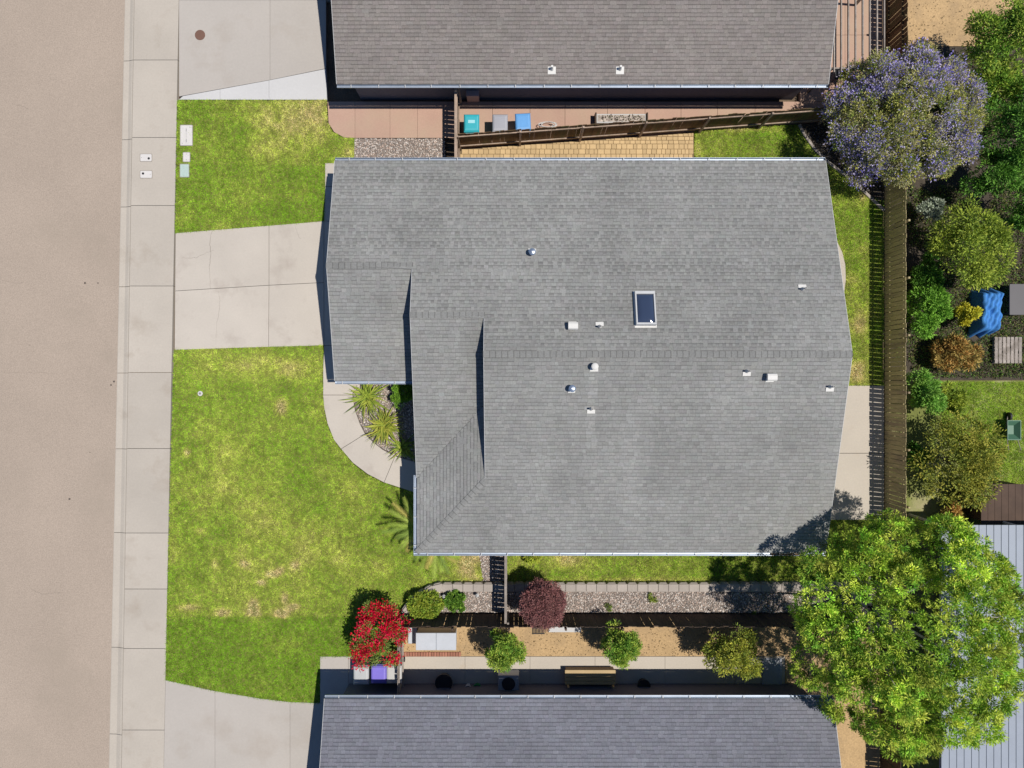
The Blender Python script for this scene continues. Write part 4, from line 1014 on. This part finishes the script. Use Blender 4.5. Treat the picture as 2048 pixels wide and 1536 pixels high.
def grass(poly, dens, rng):
    p = scatter(inset(poly, -.035), dens, rng); x, y = p[:, 0], p[:, 1]
    dry = .28 * (vnoise(x, y, .35) - .5) + .30 * (vnoise(x, y, 1.1) - .5) + .20 * (vnoise(x, y, 3.1) - .5) + .20; keep = np.ones(len(p))
    thin = np.zeros(len(p))
    for px, py, rx, ry, d, th in BLOBS:
        c = at(px, py); k = K * H; wob = .55 + .9 * vnoise(x, y, 3.5)
        e = np.exp(-(((x - c.x) / (rx * k)) ** 2 + ((y - c.y) / (ry * k)) ** 2) * wob)
        dry += (d if d > .7 else d * .75) * e; thin += th * e ** 1.5
    pxx = x / (K * H) + 1024; pyy = 768 - y / (K * H)
    lush = (pxx < 720) & (pyy > 1235 + 8 * (vnoise(x, y, 1.3) - .5)) ; dry[lush] -= .28
    lush = (pxx < 655) & (pyy > 330) & (pyy < 470); dry[lush] -= .12
    mid = (pxx < 900) & (pyy > 800) & (pyy < 1232); dry[mid] += .04
    keep = rng.random(len(p)) > np.clip(thin, 0, .92)
    p, x, y, dry = p[keep], x[keep], y[keep], dry[keep]; n = len(p)
    dry = np.clip(dry + rng.normal(size=n) * .16, 0, 1.2)[:, None]
    g0 = np.array([.220, .415, .022]); g1 = np.array([.540, .615, .100]); g2_ = np.array([.86, .68, .36])
    col = np.where(dry < .5, g0 + (g1 - g0) * dry * 2, g1 + (g2_ - g1) * np.clip((dry - .5) / .6, 0, 1)) * (1 + rng.normal(size=(n, 1)) * .16) * (.50 + .62 * vnoise(x, y, 6.5) + .44 * vnoise(x, y, 13.0))[:, None]
    d = rng.normal(size=(n, 3)); d[:, 2] = np.abs(d[:, 2]) * .6 + .35
    pos = np.concatenate([p, np.full((n, 1), -.014)], 1)
    return pos, d, rng.uniform(.05, .10, n), rng.uniform(.016, .030, n), np.clip(col, .004, 1)
rgr = np.random.default_rng(91)
LAWN['e'] = ccw([g2(*q) for q in [(1885, 765), (2120, 765), (2120, 970), (1940, 970), (1885, 860)]])
labels = {'a': 'small square front lawn between the driveways, browning at its top corner', 'b': 'large front lawn with dry patches and a lush green lower end', 'c': 'narrow side lawn between the south eave and block wall', 'd': 'back lawn strip between the house and mossy fence', 'e': 'thin grass patch in the rear garden beside the wheelbarrow'}
for kk_, poly in LAWN.items():
    o = leaf_mesh('grass', *[(a) for a in (lambda q: (q[0], q[1], q[2], q[3], q[4]))(grass(poly, 2300, rgr))], m_blade, rgr, None, True)
    stuff(o); tag(o, labels[kk_], 'grass')

# ------------------------------------------------------------------ small things
def cover(label, x0, y0, x1, y1, m, dots=(), slots=(), z=.006, name='utility_cover', group='utility covers by the pavement'):
    A = at(x0, y0); B = at(x1, y1); c = (A + B) / 2; root = thing(name, (c.x, c.y, z), label, 'cover', group)
    w, h = abs(B.x - A.x), abs(B.y - A.y); b = MB(); r = .04
    def rrect(w, h, r): return [(sx * (w / 2 - r) + r * math.cos(t), sy * (h / 2 - r) + r * math.sin(t)) for sx, sy, t0 in ((1, 1, 0), (-1, 1, 90), (-1, -1, 180), (1, -1, 270)) for t in [math.radians(t0 + q) for q in (0, 30, 60, 90)]]
    b.prism([(c.x + p, c.y + q) for p, q in rrect(w + .05, h + .05, r)], z - .1, z + .008); b.build('rim', simple('cover rim', (.30, .27, .235), .9), root)
    b = MB(); b.prism([(c.x + p, c.y + q) for p, q in rrect(w, h, r)], z - .08, z + .020, .008); b.build('lid', m, root)
    for dx, dy, rr_ in dots:
        b = MB(); p = at(x0 + (x1 - x0) * dx, y0 + (y1 - y0) * dy); b.lathe([(rr_, z + .012), (rr_, z + .026), (rr_ * .8, z + .030)], (p.x, p.y, 0), 16); b.build('plug' if rr_ > .04 else 'bolt', m_black if rr_ > .04 else m_gray_bolt, root)
    for dx, dy, lx, ly in slots:
        b = MB(); p = at(x0 + (x1 - x0) * dx, y0 + (y1 - y0) * dy); b.box((p.x, p.y, z + .0215), (lx, ly, .004)); b.build('slot', m_gray_bolt, root)
m_gray_bolt = simple('dull bolt', (.22, .22, .22), .6)
m_lidw = mat('white composite lid', (.58, .55, .52), .04, 3, .05, 30)
m_lidg = mat('pale green lid', (.40, .49, .45), .06, 3, .08, 30)
cover('white cover in the pavement with black plug at its lower right', 281, 308.5, 303.5, 322.5, m_lidw, [(.76, .62, .055), (.12, .5, .015)])
cover('white cover in the pavement with black plug at its upper left', 281, 342, 304, 356, m_lidw, [(.25, .38, .055), (.88, .5, .015)])
cover('largest pale rectangular utility lid in the small lawn', 361.5, 251, 385, 291, m_lidw, [(.82, .1, .02), (.15, .9, .02)], [(.5, .24, .03, .14), (.5, .78, .03, .14), (.5, .5, .008, .35)], z=.02)
cover('smallest white utility lid in the lawn, between larger lids', 367, 305.5, 380, 323.5, m_lidw, [(.5, .18, .018), (.5, .8, .018)], z=.02)
cover('pale green rectangular lid in the small lawn', 361, 329, 378, 354, m_lidg, [(.45, .93, .015)], z=.02)
p = at(400.5, 787, .03); r_ = thing('cleanout_cap', p, 'small round white cap with grey hub standing in the large lawn', 'cap')
b = MB(); b.lathe([(.11, -.05), (.115, .015), (.10, .025)], p, 20); b.build('collar', m_lidw, r_); b = MB(); b.lathe([(.055, .02), (.055, .045), (.02, .05)], p, 12); b.build('hub', m_gray_bolt, r_)
# path lights
for px, py, lab in ((889, 1189, 'path light in the gravel nearest the yellow green shrub'), (955, 1187, 'path light in the gravel nearest the cross fence')):
    p = at(px, py, .3); r_ = thing('path_light', (p.x, p.y, .27), lab, 'light', 'path lights')
    b = MB(); b.tube([(p.x, p.y, .2), (p.x, p.y, .62)], .015, 8); b.build('stake', m_black, r_)
    b = MB(); b.lathe([(.075, .58), (.085, .60), (.03, .67), (.008, .69)], (p.x, p.y, 0), 16); b.build('shade', m_trim, r_)
    b = MB(); b.lathe([(.05, .48), (.055, .575)], (p.x, p.y, 0), 14); b.build('lens', m_black, r_)

def bin_(label, px, py, col, yaw, lidcol=None, z=1.05):
    p = at(px, py, z); c = Vector((p.x, p.y, 0)); r_ = thing('wheelie_bin', c, label, 'bin', None)
    m1 = simple('bin plastic %s' % str(col), col, .45); m2 = simple('bin lid %s' % str(lidcol or col), lidcol or col, .4)
    Mz = Matrix.Rotation(yaw, 3, 'Z')
    def ring(w, d, zz, y0=0): return [c + Mz @ Vector((sx * w / 2, sy * d / 2 + y0, zz)) for sx, sy in ((-1, -1), (1, -1), (1, 1), (-1, 1))]
    b = MB(); v = ring(.48, .55, .08) + ring(.62, .72, .92) + ring(.66, .76, .93) + ring(.66, .76, .97); f = [(3, 2, 1, 0), (12, 13, 14, 15)]
    for k in (0, 4, 8): f += [(k + i, k + (i + 1) % 4, k + 4 + (i + 1) % 4, k + 4 + i) for i in range(4)]
    b.add(v, f); b.build('body', m1, r_)
    b = MB(); v = ring(.69, .80, .972) + ring(.69, .80, 1.0) + ring(.60, .68, 1.06, -.01) + ring(.48, .5, 1.075, -.01); f = [(3, 2, 1, 0), (12, 13, 14, 15)]
    for k in (0, 4, 8): f += [(k + i, k + (i + 1) % 4, k + 4 + (i + 1) % 4, k + 4 + i) for i in range(4)]
    b.add(v, f); b.build('lid', m2, r_)
    b = MB(); b.tube([c + Mz @ Vector((-.28, .44, .98)), c + Mz @ Vector((.28, .44, .98))], .02, 8); b.build('handle', m1, r_)
    for s in (-1, 1):
        b = MB(); b.tube([c + Mz @ Vector((s * .29, .33, .11)), c + Mz @ Vector((s * .345, .33, .11))], .11, 14); b.build('wheel', m_black, r_)
    return r_
rb = bin_('teal wheeled bin nearest the north gate', 943, 246, (.035, .36, .42), math.pi)
c = at(943, 243, 1.08); b = MB(); b.box((c.x, c.y, 1.078), (.30, .14, .008)); b.build('lid_sticker', simple('sticker', (.30, .58, .62), .5), rb)
bin_('light grey wheeled bin between the teal and blue bins', 1000, 246, (.33, .33, .36), math.pi)
bin_('sky blue wheeled bin farthest from the north gate', 1046, 244, (.12, .32, .62), math.pi + .05)
bin_('light grey bin in the shade left of the purple-lidded bin', 722, 1352, (.25, .26, .27), 0, (.42, .43, .43))
bin_('bin with purple blue lid under the red shrub', 757, 1350, (.10, .09, .30), 0, (.19, .15, .55))
bin_('pale bin at the side fence right of the purple-lidded bin', 788, 1350, (.30, .30, .29), 0, (.46, .45, .43))

# north neighbour's side-yard things
p = at(1243, 236, .4); r_ = thing('planter_trough', (p.x, p.y, 0), 'low pale concrete trough with sparse plants on the north side path', 'planter')
b = MB(); b.cbox((p.x, p.y, .18), (2.3, .42, .36), .02); b.build('trough', m_white_conc, r_)
b = MB(); b.box((p.x, p.y, .364), (2.16, .30, .02)); b.build('soil', mat('pale potting soil', (.40, .34, .29), .3, 3, .4, 12), r_)
for s in (-1.17, 1.17):
    b = MB(); b.cbox((p.x + s, p.y - .02, .22), (.07, .52, .46), .01); b.build('end_panel', m_fenceS, r_)
rng = np.random.default_rng(5); n = 90; pos = np.stack([p.x + rng.uniform(-.9, .9, n), p.y + rng.uniform(-.12, .12, n), np.full(n, .37)], 1)
leaf_mesh('sprigs', pos, sph(rng, n, .2), .12, .04, colours(rng, [(.10, .06, .05), (.08, .10, .03)], np.arange(n), n, n), m_leaf, rng, r_)['kind'] = 'stuff'
p = at(1096, 250, .2); b = MB(); b.tube([p + Vector((.34 * math.cos(t * 1.9) * (1 + .3 * math.sin(t * .7)), .12 * math.sin(t * 1.9), .02 + .006 * t)) for t in np.linspace(0, 14, 70)], .012, 5)
tag(b.build('hose', simple('white hose', (.6, .6, .58), .5)), 'coiled white hose on the path behind the brown fence', 'hose')
p = at(945, 182, .8); b = MB(); b.cbox((p.x, p.y, .4), (.55, .4, .8), .03)
r_ = thing('meter_box', (p.x, p.y, 0), 'small pinkish meter box in the shade of the north house wall', 'box'); o = b.build('cabinet', simple('meter pink', (.40, .28, .26), .6), r_)
b = MB(); b.cbox((p.x, p.y - .012, .82), (.6, .45, .03), .006); b.build('lid', simple('meter lid', (.46, .34, .32), .6), r_)
# pergola on the neighbour's back patio
pr = thing('pergola', at(1700, 40), 'slatted wooden pergola above the salmon patio at the top', 'pergola')
A = at(1662, -60, 2.45); Bq = at(1765, 138, 2.45)
for x in (A.x + .05, Bq.x):
    for y in (A.y - .2, Bq.y + .05):
        b = MB(); b.cbox((x, y, 1.2), (.1, .1, 2.4), .01); b.build('post', m_gray_wood, pr)
for y in (Bq.y + .05, A.y - .2):
    b = MB(); b.box(((A.x + Bq.x) / 2, y, 2.36), (Bq.x - A.x + .3, .06, .14)); b.build('beam', m_gray_wood, pr)
for i in range(8):
    x = A.x + .12 + i * (Bq.x - A.x) / 7.2; b = MB(); b.box((x, (A.y + Bq.y) / 2, 2.465), (.05, A.y - Bq.y + .3, .09)); b.build('slat', m_gray_wood, pr)
# patio chair with dark seat by the pergola
p = at(1680, 148, .4); r_ = thing('patio_chair', (p.x, p.y, 0), 'dark patio chair beside the pergola on the salmon patio', 'chair')
b = MB(); b.cbox((p.x, p.y, .43), (.5, .5, .05), .01); b.build('seat', m_black, r_)
b = MB(); b.cbox((p.x + .25, p.y, .70), (.05, .5, .5), .01); b.build('backrest', m_black, r_)
for sx in (-.21, .21):
    for sy in (-.21, .21):
        b = MB(); b.tube([(p.x + sx, p.y + sy, 0), (p.x + sx, p.y + sy, .41)], .018, 6); b.build('leg', m_black, r_)

# south neighbour's side-yard things
p = at(872, 1283, .8); r_ = thing('storage_locker', (p.x, p.y, 0), 'white low storage locker in the dirt strip behind the dark fence', 'locker')
m_wl = simple('white plastic', (.45, .47, .50), .55)
b = MB(); b.cbox((p.x, p.y, .39), (1.75, .72, .78), .02); b.build('body', m_wl, r_)
for s in (-.46, .46):
    b = MB(); b.cbox((p.x + s, p.y, .80), (.90, .78, .045), .015); b.build('lid', m_wl, r_)
b = MB(); b.cbox((p.x - 1.15, p.y + .02, .06), (.42, .74, .12), .015); b.build('step', m_wl, r_)
m_brick = mat('red brick', (.34, .15, .10), .1, 2, .1, 20, orand=.15)
r_ = thing('brick_edging', at(860, 1306), 'row of red bricks edging the white locker pad', 'edging')
for i in range(22):
    q_ = at(806 + i * 5.4, 1308); b = MB(); b.cbox((0, 0, 0), (.105, .2, .07), .006); obj('brick', b.mesh('brick', m_brick), None, r_, loc=(q_.x, q_.y, .02), rot=(0, 0, random.gauss(0, .03)))
m_bench = simple('honey wood', (.42, .30, .15), .6, var=.12)
p = at(1181, 1352, .55); r_ = thing('wooden_bench', (p.x, p.y, 0), 'long honey coloured wooden storage bench under the south house eave', 'bench')
b = MB(); b.cbox((p.x, p.y - .1, .22), (2.2, .62, .40), .01); b.build('chest', simple('bench brown', (.25, .17, .10), .7), r_)
for i in range(4):
    b = MB(); b.cbox((p.x, p.y - .35 + i * .17, .455), (2.3, .155, .04), .006); b.build('slat', m_bench, r_)
for s in (-1.02, 1.02):
    b = MB(); b.cbox((p.x + s, p.y - .42, .62), (.08, .06, .36), .01); b.build('post', m_bench, r_)
p = at(888, 1364, .4); r_ = thing('plant_pot', (p.x, p.y, 0), 'round black pot in the shade of the south eave', 'pot')
b = MB(); b.lathe([(.26, 0), (.36, .45), (.40, .47), (.40, .52), (.34, .52), (.33, .46)], (p.x, p.y, 0), 22); b.build('pot', m_black, r_)
b = MB(); b.lathe([(.0, .445), (.332, .45)], (p.x, p.y, 0), 22); b.build('soil', m_mulch, r_)
p = at(936, 1378, .3); r_ = thing('bucket', (p.x, p.y, 0), 'small pale bucket in the shade between the black pot and grey box', 'bucket')
b = MB(); b.lathe([(.14, 0), (.18, .34), (.16, .34), (.13, .06)], (p.x, p.y, 0), 18); b.build('bucket', simple('bucket white', (.55, .58, .62), .5), r_)
r_ = thing('tub', (p.x + .42, p.y - .02, 0), 'small green tub right of the pale bucket under the eave', 'tub')
b = MB(); b.lathe([(.18, 0), (.22, .26), (.24, .27), (.24, .30), (.19, .30), (.17, .06)], (p.x + .42, p.y - .02, 0), 16); b.build('shell', simple('tub green', (.02, .22, .06), .5), r_)
p = at(1017, 1366, .6); r_ = thing('air_conditioner', (p.x, p.y, 0), 'grey box air conditioner left of the wooden bench', 'air conditioner')
b = MB(); b.cbox((p.x, p.y, .36), (.95, .75, .66), .03); b.build('cabinet', simple('ac grey', (.30, .32, .36), .5, .3), r_)
b = MB(); b.lathe([(.30, .695), (.30, .72), (.25, .725)], (p.x, p.y, 0), 24); b.build('fan_grille', m_black, r_)
p = at(1288, 1372, .4); r_ = thing('plant_pot', (p.x, p.y, 0), 'smaller black pot right of the wooden bench', 'pot')
b = MB(); b.lathe([(.2, 0), (.27, .36), (.3, .38), (.3, .42), (.25, .42), (.24, .37)], (p.x, p.y, 0), 20); b.build('pot', m_black, r_)
b = MB(); b.lathe([(.0, .36), (.242, .365)], (p.x, p.y, 0), 20); b.build('soil', m_mulch, r_)
p = at(1545, 1345, .1); r_ = thing('stepping_slab', (p.x, p.y, 0), 'grey square slab beside the largest dirt strip tree', 'slab')
b = MB(); b.cbox((p.x, p.y, .04), (.9, 1.3, .09), .012); b.build('slab', simple('slab grey', (.33, .34, .37), .8), r_)
p = at(1077, 1262, .05); r_ = thing('drain_grate', (p.x, p.y, 0), 'small dark slatted grate at the foot of the dark fence', 'grate')
for i in range(9):
    b = MB(); b.box((p.x - .26 + i * .065, p.y, .03), (.025, .26, .03)); b.build('bar', m_black, r_)
for s in (-.13, .13):
    b = MB(); b.box((p.x, p.y + s, .03), (.58, .03, .04)); b.build('frame', m_black, r_)
b = MB(); p = at(1130, 1259, .05); b.cbox((p.x, p.y, .03), (1.5, .25, .06), .01); tag(b.build('concrete_footing', m_white_conc), 'pale concrete strip at the fence foot beside the slatted grate', 'footing')

# rear neighbour: tarp, junk, sheds
p = at(1985, 622, .9); r_ = thing('tarp', (p.x, p.y, 0), 'bright blue tarp draped over a pile in the rear garden', 'tarp')
nx, ny = 22, 30; v = []; rng = np.random.default_rng(12)
for j in range(ny + 1):
    for i in range(nx + 1):
        a = i / nx * 2 - 1; c_ = j / ny * 2 - 1; x = a * .52 + .10 * c_; y = c_ * 1.05
        e = max(abs(a), abs(c_)); h = .95 if e < .72 else .95 * max(0, 1 - ((e - .72) / .28) ** 1.4)
        h += .10 * math.sin(a * 5 + c_ * 3) * (1 - e) + .07 * math.sin(c_ * 13 + a * 6) * (1 - e * .5) + .05 * math.sin(a * 17 - c_ * 7) + rng.normal() * .008
        flare = 1 + .10 * (1 - h) * math.sin(8 * math.atan2(c_, a))
        v.append((p.x + x * flare, p.y + y * flare, max(.02, h)))
b = MB(); b.add(v, [(j * (nx + 1) + i, j * (nx + 1) + i + 1, (j + 1) * (nx + 1) + i + 1, (j + 1) * (nx + 1) + i) for j in range(ny) for i in range(nx)])
b.build('tarp_sheet', simple('blue tarp', (.05, .21, .52), .75, var=.15), r_, True)
p = at(2020, 700, .4); r_ = thing('pallet_stack', (p.x, p.y, 0), 'grey weathered pallet below the blue tarp', 'pallet')
for k in range(2):
    for i in range(7):
        b = MB(); b.box((p.x - .55 + i * .183, p.y, .13 + k * .16), (.13, 1.2, .022)); b.build('slat', m_gray_wood, r_)
    for s in (-.5, 0, .5):
        b = MB(); b.box((p.x, p.y + s, .06 + k * .16), (1.25, .09, .10)); b.build('bearer', m_gray_wood, r_)
p = at(2032, 600, .5); r_ = thing('garden_table', (p.x, p.y, 0), 'dark garden table at the right edge beside the blue tarp', 'table')
b = MB(); b.cbox((p.x, p.y, .71), (.9, 1.4, .04), .01); b.build('tabletop', simple('dark plastic', (.06, .055, .06), .5), r_)
for sx in (-.38, .38):
    for sy in (-.6, .6):
        b = MB(); b.tube([(p.x + sx, p.y + sy, 0), (p.x + sx, p.y + sy, .69)], .025, 6); b.build('leg', m_black, r_)
p = at(2015, 1008, 1.8); r_ = thing('garden_shed', (p.x, p.y, 0), 'dark brown garden shed roof by the right edge above the metal roof', 'shed')
m_shed = simple('shed brown', (.075, .045, .03), .8, var=.2)
b = MB(); b.cbox((p.x, p.y, .9), (2.2, 1.5, 1.8), .01); b.build('wall', m_shed, r_)
for i in range(8):
    b = MB(); b.box((p.x - 1.19 + (i + .5) * .298, p.y, 1.84), (.285, 1.75, .03)); b.build('roof_panel', m_shed, r_)
p = at(2025, 860, .4); r_ = thing('wheelbarrow', (p.x, p.y, 0), 'small green and grey wheelbarrow at the right edge of the rear garden', 'wheelbarrow')
b = MB(); v = []
for w, l, z in ((.3, .45, .25), (.62, .9, .52), (.56, .84, .52), (.26, .40, .29)):
    v += [(p.x + sx * w / 2, p.y + sy * l / 2, z) for sx, sy in ((-1, -1), (1, -1), (1, 1), (-1, 1))]
f = [(3, 2, 1, 0), (12, 13, 14, 15)]
for k in (0, 4, 8): f += [(k + i, k + (i + 1) % 4, k + 4 + (i + 1) % 4, k + 4 + i) for i in range(4)]
b.add(v, f); b.build('tray', simple('tray green', (.07, .16, .10), .5), r_)
for s in (-.2, .2):
    b = MB(); b.tube([(p.x + s * .4, p.y + .62, .2), (p.x + s, p.y, .24), (p.x + s * 1.4, p.y - .9, .55)], .018, 6); b.build('handle', m_gray_wood, r_)
b = MB(); b.tube([(p.x - .04, p.y + .62, .18), (p.x + .04, p.y + .62, .18)], .18, 16); b.build('wheel', m_black, r_)
# pale metal roof of the rear neighbour's patio cover
A = at(1885, 1050, 2.7); Bq = at(2330, 1700, 2.7)
r_ = thing('patio_cover', ((A.x + Bq.x) / 2, (A.y + Bq.y) / 2, 0), 'pale blue grey ribbed metal patio cover behind the large tree', 'patio cover')
m_metal = simple('painted ribbed metal', (.25, .28, .33), .55, 0.0, var=.05)
n = int((Bq.x - A.x) / .31)
pm = MB(); w_ = (Bq.x - A.x) / n; yl = A.y - Bq.y
pm.box((0, 0, 0), (w_ - .004, yl, .02)); pm.box((w_ / 2 - .02, 0, .022), (.03, yl, .024)); pme = pm.mesh('roof_panel', m_metal)
for i in range(n): obj('roof_panel', pme, None, r_, loc=(A.x + (i + .5) * w_, (A.y + Bq.y) / 2, 2.7))
for y in (A.y - .05, Bq.y + .05):
    for i in range(4):
        b = MB(); b.cbox((A.x + .1 + i * (Bq.x - A.x - .2) / 3, y, 1.34), (.09, .09, 2.68), .01); b.build('post', m_trim, r_)
b = MB(); b.box((A.x - .03, (A.y + Bq.y) / 2, 2.64), (.05, yl, .16)); b.build('fascia', m_metal, r_)
